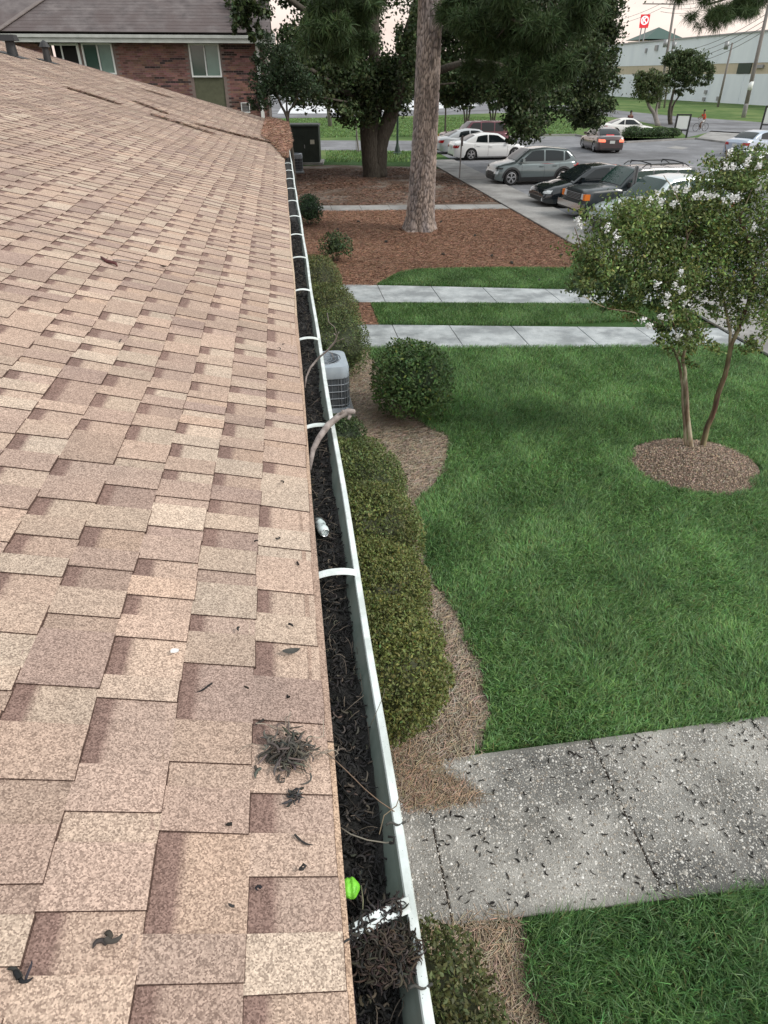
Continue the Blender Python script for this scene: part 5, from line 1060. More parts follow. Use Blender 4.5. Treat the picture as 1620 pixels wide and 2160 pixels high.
for s_ in (-1, 1): mb = MB(); mb.tube([(s_*sw*.22, 0, 0), (s_*sw*.22, 0, hz-sw*.6)], .16, 8); mb.build('post', M['grey_metal'], t)
# utility poles
def pole(lab, u, v, vt, r, arms=(), extra=None, name='utility_pole', m='wood_pole', ut=None):
    b = G(u, v); topz = W(u, vt, b.y).z; t = thing(name, lab, 'pole', b, 0); lean = 0 if ut is None else W(ut, vt, b.y).x-b.x
    mb = MB(); mb.tube([(0, 0, -.2), (lean*.5, 0, topz*.5), (lean, 0, topz)], [r, r*.85, r*.65], 12); mb.build('shaft', M[m], t, smooth=True)
    for (z, ln, off) in arms:
        mb = MB(); mb.box((lean+off, 0, topz-z), (ln, .14, .14)); mb.build('crossarm', M['wood_pole'], t)
        for q in (-.45, -.2, .2, .45):
            mb = MB(); mb.lathe([(.001, .22), (.05, .2), (.07, .1), (.03, .0)], 8, c=(lean+off+q*ln, 0, topz-z+.07)); mb.build('insulator', M['grey_metal'], t)
    return t, lean, topz, b
pA = pole('wooden utility pole with a crossarm, left of two leaning side by side', 1389, 229, 3, .24, ((.3, 5.2, -2.4),), ut=1424)
mb = MB(); mb.tube([(pA[1]*.8-.4, 0, pA[2]-5.6), (pA[1]*.8-.4, 0, pA[2]-4.6)], .32, 12); mb.build('transformer', M['grey_metal'], pA[0], smooth=True)
mb = MB(); mb.tube([(pA[1]*.8+1.1, 0, pA[2]-5.8), (pA[1]*.8+1.1, 0, pA[2]-4.9)], .28, 12); mb.build('transformer', M['grey_metal'], pA[0], smooth=True)
pB = pole('shorter grey pole just right of the crossarm pole', 1401, 228, 60, .16, ut=1424)
pC = pole('slim dark-topped pole in front of the white warehouse', 1514, 226, 90, .2, ut=1545)
mb = MB(); mb.tube([(pC[1]-.9, 0, pC[2]-.9), (pC[1]-.9, 0, pC[2]+.2)], .33, 10); mb.build('transformer', M['grey_metal'], pC[0], smooth=True)
pD = pole('thick leaning grey pole at the right edge in front of the warehouse', 1568, 248, -40, .26, ut=1633)
mb = MB(); zz = W(1582, 182, pD[3].y).z; mb.tube([(pD[1]*zz/pD[2]*1.0, 0, zz-.4), (pD[1]*zz/pD[2]*1.02+.02, 0, zz+.5)], .27, 12); mb.build('white_sleeve', M['white'], pD[0], smooth=True)
mb = MB(); zz = 1.5; mb.tube([(0, 0, 0), (pD[1]*zz/pD[2], 0, zz)], [.272, .266], 12); mb.build('pale_foot', M['curb_concrete'], pD[0], smooth=True)
def wires(lab, a, b, n, dz=.35, sag=1.0, r=.03):
    mb = MB()
    for k in range(n):
        P = [a.lerp(b, t/12)+Vector((0, 0, -sag*4*(t/12)*(1-t/12)-dz*k)) for t in range(13)]; mb.tube(P, r, 4)
    tag(mb.build('power_lines', M['trim']), lab, 'wires')
tpA = pA[3]+Vector((pA[1]-2, 0, pA[2]-.2)); tpC = pC[3]+Vector((pC[1], 0, pC[2]-.5)); tpD = pD[3]+Vector((pD[1], 0, pD[2]-3))
wires('upper power lines running from the crossarm pole to the right edge', tpA, pD[3]+Vector((pD[1]*1.1, 0, pD[2]+1)), 3, .5, 1.2)
wires('bundle of cables sagging across the white warehouse wall', pA[3]+Vector((pA[1]*.6, 0, pA[2]*.55)), pD[3]+Vector((pD[1]*.8, 0, pD[2]*.78)), 4, .6, 1.0)
wires('faint power lines crossing the pink sky left of the crossarm pole', tpA, W(1180, 40, 150), 2, .6, 1.5, .025)
pole('pale utility pole on the grass left of the oak trunk', 697, 268, 60, .22, ut=676)
b = G(838, 326); t = thing('lamp_post', 'dark green lamp post on a round base between oak and pine trunks', 'lamp post', b)
mb = MB(); mb.lathe([(.30, 0), (.30, .10), (.20, .16), (.15, .4), (.10, .55), (.075, .7), (.065, 4.0), (.08, 4.05), (.05, 4.15)], 14); mb.build('post', M['darkgreen'], t, smooth=True, sharp=40)
mb = MB(); mb.lathe([(.08, 4.15), (.16, 4.2), (.24, 4.6), (.25, 4.62)], 8); mb.build('lantern', M['lamp_clear'], t)
mb = MB(); mb.lathe([(.28, 4.62), (.12, 4.8), (.03, 4.9), (.001, 4.95)], 8); mb.build('lantern_cap', M['darkgreen'], t)
b = G(969, 379); t = thing('parking_sign', 'narrow brown parking sign on a thin post beside the white sedan', 'sign', b, radians(62))
mb = MB(); mb.box((0, 0, .95), (.05, .05, 1.9)); mb.build('post', M['wood_pole'], t); mb = MB(); mb.box((0, -.04, 1.72), (.32, .012, .46)); mb.build('sign_plate', mat('brown_sign', (.06, .03, .025), rough=.5), t)
b = G(1318, 480); t = thing('parking_sign', 'grey-backed parking sign standing in front of the pale crossover', 'sign', b, radians(75))
mb = MB(); mb.box((0, 0, .95), (.06, .06, 1.9)); mb.build('post', M['grey_metal'], t); mb = MB(); mb.box((0, -.05, 1.6), (.42, .015, .62)); mb.build('sign_plate', M['grey_metal'], t)
def board(lab, u, v, wd, ht, rz):
    b = G(u, v); t = thing('sign_board', lab, 'sign', b, rz)
    for s_ in (-1, 1): mb = MB(); mb.box((s_*wd/2, 0, ht/2), (.13, .13, ht)); mb.build('post', M['trim'], t)
    mb = MB(); mb.box((0, -.02, ht-.06), (wd-.13, .09, .10)); mb.box((0, -.02, ht*.33), (wd-.13, .09, .10)); mb.build('frame', M['trim'], t)
    mb = MB(); mb.box((0, -.03, ht*.655), (wd-.16, .05, ht*.52)); mb.build('panel', M['white'], t)
board('white notice board in a black frame between the low shrubs and the road', 1433, 291, 1.05, 1.75, radians(-18))
board('white notice board in a dark frame cut off by the right edge', 1618, 283, 1.3, 2.2, radians(-25))
board('small dark framed board standing on the grass behind the white sedan', 1050, 299, .45, 1.0, 0)
b = G(1147, 258); t = thing('thin_post', 'thin dark post on the grass left of the brown sedan', 'post', b); mb = MB(); mb.tube([(0, 0, 0), (0, 0, 1.6)], .05, 8); mb.build('shaft', M['trim'], t); mb = MB(); mb.box((0, 0, 1.62), (.14, .14, .08)); mb.build('cap', M['trim'], t)
for i, (u, v) in enumerate(((627, 221), (638, 222))):
    b = G(u, v); t = thing('bollard', 'yellow-white bollard, %s of two on the far pale lot' % ('left' if i == 0 else 'right'), 'bollard', b, group='bollards on the far lot'); mb = MB(); mb.tube([(0, 0, 0), (0, 0, 2.6)], .3, 10); mb.build('shaft', mat('bollard_yellow', (.7, .55, .25), rough=.6), t, smooth=True)
for i, (u, v, r_, h_, lb) in enumerate(((1333, 294, (.95, .8), .95, 'low dark shrub nearest the brown sedan on the island'), (1362, 293, (.9, .8), .8, 'low dark shrub second from the brown sedan'), (1390, 293, (1.0, .8), .85, 'low dark shrub third from the brown sedan'), (1414, 291, (.85, .7), .75, 'low dark shrub just left of the notice board'))):
    b = G(u, v); shrub('low_shrub', lb, 'shrub', (b.x, b.y), r_, h_, 1500, .14, (.06, .105, .04), 'low shrubs on the kerbed island', seed=70+i, power=2.1, dens=.25)

# ------------------------------------------------------------------ CARS
def interp(x, pts):
    if x <= pts[0][0]: return pts[0][1]
    for (a, b), (c, d) in zip(pts[:-1], pts[1:]):
        if x <= c: t = (x-a)/(c-a); t = t*t*(3-2*t)*.5+t*.5; return b+(d-b)*t
    return pts[-1][1]
def car(lab, loc, rz, kind, pm, cat='car', name='parked_car', glass='autoglass', clad=False, rims='alloy', L_=4.8, W_=1.84, H_=1.46, wb=2.8, r=.335, brake=False, rack=False, chromebar=True, front=True):
    t = thing(name, lab, cat, loc, rz); hl, hw = L_/2, W_/2; xf = wb/2+.05*L_/4.8; xb = -wb/2+.05
    if kind == 'sedan': topk = [(-hl, .80), (-hl+.10, .96), (-hl+.55, 1.03), (-.9, .97), (0, .93), (.75, .94), (1.2, .90), (hl-.55, .79), (hl-.12, .66), (hl, .50)]; gk = dict(A=(1.28, .92), B=(.42, H_-.05), M=(-.35, H_), C=(-1.05, H_-.09), D=(-1.78, 1.02)); belt = .93; gr = .17
    elif kind == 'suv': topk = [(-hl, .70), (-hl+.08, .98), (-hl+.3, 1.04), (-.9, 1.0), (0, .97), (.8, .97), (1.15, 1.0), (hl-.55, .93), (hl-.12, .82), (hl, .55)]; gk = dict(A=(1.15, 1.0), B=(.42, H_-.06), M=(-.45, H_), C=(-1.45, H_-.08), D=(-hl+.16, 1.02)); belt = .98; gr = .19
    elif kind == 'boxy': topk = [(-hl, .6), (-hl+.04, 1.08), (-1.5, 1.08), (0, 1.07), (.85, 1.07), (1.1, 1.10), (hl-.3, 1.05), (hl-.06, 1.0), (hl, .6)]; gk = dict(A=(1.0, 1.09), B=(.40, H_-.03), M=(-.4, H_), C=(-1.95, H_-.02), D=(-hl+.06, 1.08)); belt = 1.08; gr = .26
    elif kind == 'coupe': topk = [(-hl, .75), (-hl+.10, .90), (-hl+.5, .96), (-.9, .93), (0, .88), (.7, .88), (1.1, .84), (hl-.55, .74), (hl-.12, .62), (hl, .48)]; gk = dict(A=(1.05, .86), B=(.25, H_-.04), M=(-.35, H_), C=(-.85, H_-.08), D=(-1.75, .96)); belt = .88; gr = .15
    R = r*1.13
    def bot(x):
        z = gr+.05*max(0, (abs(x)-hl+.45)/.45)**2*1.5
        for c in (xf, xb):
            d = abs(x-c)
            if d < R: z = max(z, r+sqrt(max(0, R*R-d*d)))
        return z
    def hwid(x): e = abs(x)/hl; return hw*(1-.17*max(0, (e-.72)/.28)**2.3) if kind != 'boxy' else hw*(1-.08*max(0, (e-.8)/.2)**2.5)
    T = [(0, .945), (.12, .975), (.3, .995), (.5, 1.0), (.66, .985), (.72, .97), (.86, .955), (.95, .925), (1, .87)]
    def side(x, f, off=0, sgn=1):                    # point of the flank, f from sill to shoulder
        zb, ztp = gr, interp(x, topk)-.02; z = zb+(ztp-zb)*f; k = interp(f, T); return Vector((x, sgn*(hwid(x)*k+off), z))
    xs = set(np.linspace(-hl, hl, 49).tolist())
    for c in (xf, xb): xs |= set((c+R*np.cos(np.linspace(0, pi, 17))).tolist())
    for e in (.02, .05, .09): xs |= {hl-e, -hl+e}
    xs = sorted(xs); xs = [x for i, x in enumerate(xs) if i == 0 or x-xs[i-1] > .008]
    vs = []; m_ = 2*(len(T)+3)
    for x in xs:
        zb = bot(x); ztp = interp(x, topk); row = [(x, 0, zb), (x, hwid(x)*.55, zb)]
        for f, k in T:
            z = gr+(ztp-.02-gr)*f; zc = max(z, zb); ff = (zc-gr)/(ztp-.02-gr) if ztp-.02 > gr else 0; row.append((x, hwid(x)*interp(min(1, ff), T), min(zc, ztp-.02) if zc > ztp-.02 else zc))
        row += [(x, hwid(x)*.6, ztp+.015), (x, 0, ztp+.03)]
        full = row+[(q[0], -q[1], q[2]) for q in row[-2:0:-1]]; vs += full; m_ = len(full)
    fs = [(i*m_+k, i*m_+(k+1) % m_, (i+1)*m_+(k+1) % m_, (i+1)*m_+k) for i in range(len(xs)-1) for k in range(m_)]+[tuple(range(m_)), tuple((len(xs)-1)*m_+k for k in range(m_-1, -1, -1))]
    mb = MB(); mb.add(vs, fs); mb.build('body', pm, t, smooth=True, sharp=38)
    # dark tunnels and underside
    mb = MB(); mb.box((0, 0, gr+.10), (L_-.5, W_*.72, .24)); mb.build('underbody', M['trim'], t)
    # greenhouse
    w0, w1 = hwid(0)*.90, hwid(0)*(.70 if kind != 'boxy' else .80); A, B_, Mm, C_, D = gk['A'], gk['B'], gk['M'], gk['C'], gk['D']
    rk = [D, C_, Mm, B_, A]
    def rz_(x):
        return interp(x, rk)
    def gw(z): f = min(1, max(0, (z-belt)/(H_-belt))); return w0+(w1-w0)*f**1.15
    gx_ = sorted(set(np.linspace(D[0], C_[0], 7).tolist()+np.linspace(C_[0], B_[0], 12).tolist()+np.linspace(B_[0], A[0], 7).tolist())); vs = []
    for x in gx_:
        lin = None
        if x > B_[0]: z1 = B_[1]+(A[1]-B_[1])*((x-B_[0])/(A[0]-B_[0]))+.03*sin(pi*(x-B_[0])/(A[0]-B_[0]))
        elif x < C_[0]: z1 = C_[1]+(D[1]-C_[1])*((C_[0]-x)/(C_[0]-D[0]))+.02*sin(pi*(C_[0]-x)/(C_[0]-D[0]))
        else: z1 = rz_(x)
        zb = belt-.06; row = [(x, gw(belt)*.5, zb)]
        for f in (0, .25, .5, .75, .93): z = zb+(z1-.045-zb)*f; row.append((x, gw(z), z))
        row += [(x, gw(z1)*.93, z1-.012), (x, gw(z1)*.6, z1+.008), (x, 0, z1+.015)]
        full = row+[(q[0], -q[1], q[2]) for q in row[-2::-1]]; vs += full; m_ = len(full)
    fs = [(i*m_+k, i*m_+(k+1) % m_, (i+1)*m_+(k+1) % m_, (i+1)*m_+k) for i in range(len(gx_)-1) for k in range(m_)]+[tuple(range(m_)), tuple((len(gx_)-1)*m_+k for k in range(m_-1, -1, -1))]
    mb = MB(); mb.add(vs, fs); mb.build('roof', pm, t, smooth=True, sharp=42)
    def gl(name, quadpts, nseg=8):
        """side glass: quadpts = [(x,z) bottom rear, bottom front, top front, top rear]"""
        br, bf, tf, tr = quadpts
        for sg in (1, -1):
            mbx = MB(); vs = []
            for i in range(nseg+1):
                for j in range(6):
                    u_, f_ = i/nseg, j/5; b0 = (br[0]+(bf[0]-br[0])*u_, br[1]+(bf[1]-br[1])*u_); t0 = (tr[0]+(tf[0]-tr[0])*u_, tr[1]+(tf[1]-tr[1])*u_+.02*sin(pi*u_)); x = b0[0]+(t0[0]-b0[0])*f_; z = b0[1]+(t0[1]-b0[1])*f_; vs.append((x, sg*(gw(z)+.010), z))
            mbx.add(vs, [(i*6+j, (i+1)*6+j, (i+1)*6+j+1, i*6+j+1) if sg < 0 else (i*6+j, i*6+j+1, (i+1)*6+j+1, (i+1)*6+j) for i in range(nseg) for j in range(5)]); mbx.build(name, M[glass], t, smooth=True)
    zb_ = belt+.045; rake_f = (B_[0]-A[0])/(B_[1]-A[1]); rake_r = (C_[0]-D[0])/(C_[1]-D[1]); zt1 = lambda x: rz_(min(max(x, C_[0]+.05), B_[0]-.02))-.085
    xm = -.28 if kind != 'coupe' else -.55
    xfB = A[0]+rake_f*(zb_-A[1])-.22; xfT = B_[0]-.06; xrB = D[0]+(.42 if kind == 'sedan' else .30); xrT = C_[0]+(.06 if kind != 'boxy' else .10)
    gl('side_window', [(xm+.04, zb_), (xfB, zb_), (xfT, zt1(xfT)), (xm+.04, zt1(xm))])
    if kind in ('sedan', 'coupe'): gl('side_window', [(xrB+.30, zb_+.03), (xm-.04, zb_), (xm-.04, zt1(xm)), (xrT+.05, zt1(xrT))])
    else:
        x2 = -1.25; gl('side_window', [(x2+.03, zb_), (xm-.04, zb_), (xm-.04, zt1(xm)), (x2+.03, zt1(x2))]); gl('quarter_window', [(xrB+.06, zb_+(.10 if kind == 'suv' else 0)), (x2-.05, zb_+.0), (x2-.05, zt1(x2)), (max(xrT, xrB+.1) if kind == 'suv' else xrT-.1, zt1(xrT)-.0)])
    def screen(name, P0, P1, up):                    # P0 base, P1 top
        mbx = MB(); vs = []; nx, nj = 12, 8
        for j in range(nj+1):
            f = .08+.86*j/nj; x = P0[0]+(P1[0]-P0[0])*f; z = P0[1]+(P1[1]-P0[1])*f+(.03 if up else .02)*sin(pi*f)
            for i in range(nx+1):
                u_ = -1+2*i/nx; y = u_*gw(z)*.89; cr = .02*(1-u_*u_); vs.append((x+(.012 if up else -.014), y, z+.020+cr*.3-.016*u_**4))
        fq = [(j*(nx+1)+i, j*(nx+1)+i+1, (j+1)*(nx+1)+i+1, (j+1)*(nx+1)+i) for j in range(nj) for i in range(nx)]; mbx.add(vs, fq if up else [f[::-1] for f in fq]); mbx.build(name, M[glass], t, smooth=True)
    screen('windscreen', A, B_, True); screen('rear_window', D, C_, False)
    # wheels
    for cx in (xf, xb):
        for sg in (-1, 1):
            w_ = bpy.data.objects.new('wheel', None); COL.objects.link(w_); w_.parent = t; w_.location = (cx, sg*(hw-.125), r)
            mb = MB(); mb.lathe([(r*.62, -.10), (r*.9, -.11), (r*.985, -.085), (r, -.04), (r, .04), (r*.985, .085), (r*.9, .11), (r*.62, .10)], 28, axis='Y'); mb.build('tyre', M['tyre'], w_, smooth=True)
            mb = MB(); mb.lathe([(.001, sg*.03), (r*.55, sg*.03), (r*.60, sg*.06), (r*.66, sg*.10)], 28, axis='Y'); mb.build('brake_disc', M['trim'], w_)
            mb = MB(); mb.lathe([(r*.60, sg*.085), (r*.655, sg*.112), (r*.69, sg*.108), (r*.70, sg*.09)], 28, axis='Y'); mb.lathe([(.001, sg*.115), (r*.13, sg*.11), (r*.16, sg*.085)], 14, axis='Y')
            ns = 5 if rims != 'steel' else 8
            for k in range(ns):
                a = 2*pi*k/ns+.3
                for da in ((-.16, .16) if rims == 'alloy' else (0,)):
                    ca, sa = cos(a+da), sin(a+da); mb.bar((r*.12*cos(a), sg*.105, r*.12*sin(a)), (r*.64*ca, sg*.100, r*.64*sa), .028 if rims == 'alloy' else .06, .035)
            mb.build('rim', M['rim'], w_)
    # strip following the flank
    def patch(mbx, x0, x1, f0, f1, off, sg, n=6, m=4):
        vs = [side(x0+(x1-x0)*i/n, f0+(f1-f0)*j/m, off, sg) for i in range(n+1) for j in range(m+1)]; mbx.add(vs, [(i*(m+1)+j, (i+1)*(m+1)+j, (i+1)*(m+1)+j+1, i*(m+1)+j+1)[::sg] for i in range(n) for j in range(m)])
    mb = MB()
    for sg in (1, -1):
        for x in ((xf-R-.12, xm, xb+R*.55) if kind != 'coupe' else (xf-R-.12, xm-.1)):
            patch(mb, x, x+.010, .10 if x != xb+R*.55 else .45, .985, .003, sg, 1, 10)
        patch(mb, xb+R+.02, xf-R-.02, .02, .06, .006, sg, 8, 1)
    mb.build('door_gap', M['trim'], t)
    mb = MB()
    for sg in (1, -1):
        for x in (xm+.16, xb+R*.55+.25)[:1 if kind == 'coupe' else 2]: q = side(x, .80, .018, sg); mb.box(q, (.20, .03, .03))
    mb.build('door_handle', pm if kind != 'boxy' else M['trim'], t)
    for sg in (1, -1):
        mb = MB(); q = Vector((A[0]-.32, sg*(w0+.10), belt+.10)); mb.box(q, (.12, .20, .14), taper=.8); mb.box(q-Vector((0, sg*.08, .06)), (.06, .12, .03)); o = mb.build('mirror', pm if kind != 'boxy' else M['trim'], t)
    if clad or kind == 'boxy':
        mb = MB()
        for cx in (xf, xb):
            for sg in (1, -1):
                vs = []; K = 18; wd_ = .085 if clad else .04
                for k in range(K+1):
                    a = pi*k/K
                    for rr2 in (R-.005, R+wd_):
                        x = cx+rr2*cos(a); z = r+rr2*sin(a); ztp = interp(x, topk)-.02; f = min(1, max(0, (z-gr)/(ztp-gr))); y = sg*(hwid(x)*interp(f, T)+.014); vs.append((x, y, z))
                mb.add(vs, [(2*k, 2*k+1, 2*k+3, 2*k+2)[::sg] for k in range(K)])
        for sg in (1, -1): patch(mb, xb+R, xf-R, 0, .22 if clad else .08, .012, sg, 8, 2)
        mb.build('cladding', M['trim'], t, smooth=True)
    # front: grille, lamps, lower intake, bumper, plate ; surfaces placed on the nose
    def nose(x_in, f0, f1, y0, y1, end, off=.012, n=6):
        """band on the front (end=1) or rear (end=-1) face, wrapping the curved end"""
        vs = []
        for i in range(n+1):
            y = y0+(y1-y0)*i/n
            for j in range(4):
                z = f0+(f1-f0)*j/3
                # solve the x where the half width equals |y| at this height
                lo_, hi_ = 0.0, hl
                for _ in range(18):
                    mid = (lo_+hi_)/2; ztp = interp(end*mid, topk)-.02; f = min(1, max(0, (z-gr)/max(ztp-gr, .01))); ok = (hwid(mid)*interp(f, T) > abs(y)) and ztp > z-.0
                    lo_, hi_ = (mid, hi_) if ok else (lo_, mid)
                vs.append((end*(lo_+off), y, z))
        return vs, [(i*4+j, (i+1)*4+j, (i+1)*4+j+1, i*4+j+1)[::end] for i in range(n) for j in range(3)]
    def nb(name, m, z0, z1, y0, y1, end, off=.012, both=False):
        for sg in ((1, -1) if both else (1,)):
            mbx = MB(); vs, fs = nose(0, z0, z1, y0, y1, end, off); vs = [(v[0], v[1]*sg, v[2]) for v in vs]; mbx.add(vs, fs if sg > 0 else [f[::-1] for f in fs]); mbx.build(name, m, t, smooth=True)
    zt_f = interp(hl-.12, topk)
    if kind == 'boxy':
        nb('grille', M['trim'], .70, .94, -.50, .50, 1); 
        mb = MB(); [mb.box((hl-.0, 0, .72+.045*k), (.03, 1.0, .012)) for k in range(5)]; mb.build('grille_bars', M['grey_metal'], t)
        nb('headlight', M['lamp_clear'], .74, .92, .53, .74, 1, .016, True)
        for sg in (1, -1): mb = MB(); mb.box((hl-.10, sg*(hw-.085), .82), (.20, .14, .19)); mb.build('indicator', M['lamp_orange'], t)
        mb = MB(); mb.box((hl+.05, 0, .52), (.18, W_*.98, .20)); mb.build('bumper', M['chrome'] if rack else pm, t); mb = MB(); mb.box((-hl-.04, 0, .52), (.16, W_*.98, .20)); mb.build('bumper', M['chrome'] if rack else pm, t)
        mb = MB(); mb.box((hl+.03, 0, .40), (.18, W_*.96, .08)); mb.build('valance', M['trim'], t)
        nb('tail_light', M['lamp_red'], .72, .98, .62, .82, -1, .02, True)
    else:
        s_ = .0 if kind != 'suv' else .08
        if kind == 'suv':
            nb('grille', M['trim'], .44, .74, -.42, .42, 1); nb('headlight', M['lamp_clear'], .50, .62, .50, .80, 1, .014, True); nb('running_light', M['trim'], .70, .78, .48, .84, 1, .014, True); nb('lower_bumper', M['trim'], .22, .42, -.86, .86, 1, .01)
        else:
            nb('grille', M['trim'], .46, .58, -.34, .34, 1); nb('headlight', M['lamp_clear'], .54, .655, .44, .84, 1, .014, True); nb('air_intake', M['trim'], .26, .38, -.5, .5, 1); nb('fog_light', M['lamp_clear'], .28, .36, .58, .70, 1, .014, True)
            mb = MB(); mb.box((hl+.015, 0, .525), (.02, .60, .022)); mb.build('grille_bar', M['chrome'], t)
        nb('tail_light', M['lit_red'] if brake else M['lamp_red'], .68+s_, .84+s_, .46, .85, -1, .016, True)
        nb('rear_bumper_trim', M['trim'], .22, .32, -.6, .6, -1)
    mb = MB(); mb.box((-hl-.02, 0, .60 if kind != 'sedan' else .68), (.02, .34, .17)); mb.build('licence_plate', M['plate'], t)
    if brake: mb = MB(); mb.box((D[0]+.06, 0, 1.035), (.10, .52, .06)); mb.build('brake_light', M['lit_red2'], t)
    if rack:
        for sg in (1, -1):
            mb = MB(); z = H_+.10; mb.tube([(-1.75, sg*.60, H_), (-1.55, sg*.60, z), (-.9, sg*.60, z+.01), (.0, sg*.60, z), (.15, sg*.60, H_)], .018, 6); mb.build('roof_rail', M['trim'], t)
        for x in (-1.45, -.15): mb = MB(); mb.tube([(x, -.66, H_+.02), (x, -.62, H_+.12), (x, 0, H_+.15), (x, .62, H_+.12), (x, .66, H_+.02)], .020, 6); mb.build('roof_bar', M['trim'], t)
    return t
def place(u, v, heading, wheel, L_=4.8, wb=2.8, W_=1.84, side=1):
    """ground centre so that a wheel's foot is at the pixel's ground point. heading: direction the nose points (deg from +X); side: which flank (+1 left)"""
    g = G(u, v); a = radians(heading); f = Vector((cos(a), sin(a), 0)); l = Vector((-sin(a), cos(a), 0)); lx = (wb/2+.05*L_/4.8) if wheel == 'f' else (-wb/2+.05)
    return g-f*lx-l*(side*(W_/2-.02)), a
CG = 'cars parked along the front kerb'
def pc(lab, u, v, hd, wheel, side, **k):
    loc, a = place(u, v, hd, wheel, k.get('L_', 4.8), k.get('wb', 2.8), k.get('W_', 1.84), side); g = k.pop('group', CG); t = car(lab, loc, a, **k)
    if g: t['group'] = g
    return t
pc('white sedan parked with its tail to the walk beside the thin brown sign', 993, 339, 2, 'r', -1, kind='sedan', pm=paint('white_paint', (.70, .72, .73), 0), L_=4.85, wb=2.8, H_=1.46, W_=1.83)
pc('silver sedan squeezed between the maroon van and the white sedan', 958, 326, 3, 'r', -1, kind='sedan', pm=paint('silver_paint', (.42, .44, .46)), L_=4.7)
pc('maroon minivan farthest along the row, behind the white sedan', 962, 317, 183, 'f', 1, kind='boxy', pm=paint('maroon_paint', (.10, .018, .03)), L_=4.7, H_=1.75, wb=2.9, cat='van', rims='alloy')
pc('grey small crossover with black wheel arches, nose to the walk', 1077, 392, 183, 'f', 1, kind='suv', pm=paint('grey_paint', (.13, .16, .165), .5), clad=True, L_=4.2, wb=2.6, H_=1.56, W_=1.80)
pc('black sedan with chrome window line between the grey crossover and the old black truck', 1195, 440, 184, 'f', 1, kind='sedan', pm=paint('black_paint', (.010, .014, .018), .2, .12), L_=4.85, wb=2.8, H_=1.47)
pc('old black boxy four-wheel drive with roof rack and orange indicator', 1276, 468, 187, 'f', 1, kind='boxy', pm=paint('faded_black_paint', (.020, .028, .033), .1, .38), glass='autoglass_teal', L_=4.75, wb=2.75, H_=1.68, W_=1.72, r=.37, rack=True, rims='steel', cat='suv')
pc('pale blue-white crossover half hidden by the flowering tree', 1345, 505, 190, 'f', 1, kind='suv', pm=paint('pale_blue_paint', (.50, .58, .60), .2), glass='autoglass_teal', L_=4.6, wb=2.7, H_=1.72)
loc = G(1580, 388); t_ = car('white sedan mostly hidden behind the top of the flowering tree', loc, radians(200), 'sedan', paint('white_paint', (.66, .68, .7), 0)); t_['group'] = CG
pc('brown sedan driving off with its tail lights lit', 1250, 321, 84, 'r', 1, kind='sedan', pm=paint('brown_paint', (.085, .062, .062), .5), brake=True, name='moving_car', L_=4.85, wb=2.78, H_=1.46, group=None)
pc('white coupe on the road behind the low shrubs', 1362, 289, -8, 'f', -1, kind='coupe', pm=paint('white_paint', (.68, .68, .66), 0), L_=4.6, wb=2.7, H_=1.38, name='moving_car', group=None)
pc('silver-blue sedan at the right edge of the lot, tail toward us', 1592, 332, 22, 'r', -1, kind='sedan', pm=paint('silver_blue_paint', (.40, .46, .55), .5), L_=4.85, group=None)

# ------------------------------------------------------------------ PEOPLE
def body(parent, name, joints, edges, m):
    me = bpy.data.meshes.new(name); me.from_pydata([j[:3] for j in joints], edges, []); o = bpy.data.objects.new(name, me); COL.objects.link(o)
    sk = o.modifiers.new('s', 'SKIN'); sb = o.modifiers.new('u', 'SUBSURF'); sb.levels = sb.render_levels = 1
    for i, j in enumerate(joints): me.skin_vertices[0].data[i].radius = (j[3], j[3]*(j[4] if len(j) > 4 else 1))
    me.skin_vertices[0].data[0].use_root = True
    dg = bpy.context.evaluated_depsgraph_get(); dg.update(); me2 = bpy.data.meshes.new_from_object(o.evaluated_get(dg)); me2.name = name; bpy.data.objects.remove(o); me2.materials.clear()
    return link(name, me2, m, parent, smooth=True)
pb_ = G(1476, 277); per = thing('person', 'person in an orange top and white shorts riding a bicycle on the road', 'person', pb_, radians(188))
Jt = [(-.22, 0, .92, .135), (-.20, 0, 1.05, .13), (-.14, 0, 1.22, .15), (-.08, 0, 1.38, .15), (-.05, 0, 1.48, .055), (-.03, 0, 1.60, .095), (-.02, 0, 1.69, .085),
      (-.06, .17, 1.38, .055), (.10, .22, 1.18, .042), (.32, .20, 1.10, .034), (.40, .20, 1.08, .035), (-.06, -.17, 1.38, .055), (.10, -.22, 1.18, .042), (.32, -.20, 1.10, .034), (.40, -.20, 1.08, .035),
      (-.18, .10, .86, .09), (.16, .11, .72, .062), (.08, .12, .36, .045), (.18, .12, .30, .035), (-.18, -.10, .86, .09), (.08, -.11, .58, .062), (-.06, -.12, .20, .045), (.05, -.12, .14, .035)]
Ed = [(0, 1), (1, 2), (2, 3), (3, 4), (4, 5), (5, 6), (3, 7), (7, 8), (8, 9), (9, 10), (3, 11), (11, 12), (12, 13), (13, 14), (0, 15), (15, 16), (16, 17), (17, 18), (0, 19), (19, 20), (20, 21), (21, 22)]
body(per, 'body', Jt, Ed, M['skin'])
body(per, 'shirt', [(-.21, 0, .96, .145), (-.20, 0, 1.05, .14), (-.14, 0, 1.22, .162), (-.08, 0, 1.38, .162), (-.06, .18, 1.38, .07), (.03, .21, 1.26, .058), (-.06, -.18, 1.38, .07), (.03, -.21, 1.26, .058)], [(0, 1), (1, 2), (2, 3), (3, 4), (4, 5), (3, 6), (6, 7)], M['orange_cloth'])
body(per, 'shorts', [(-.22, 0, .94, .142), (-.18, .10, .86, .105), (.06, .11, .765, .085), (-.18, -.10, .86, .105), (.0, -.11, .68, .085)], [(0, 1), (1, 2), (0, 3), (3, 4)], M['white_cloth'])
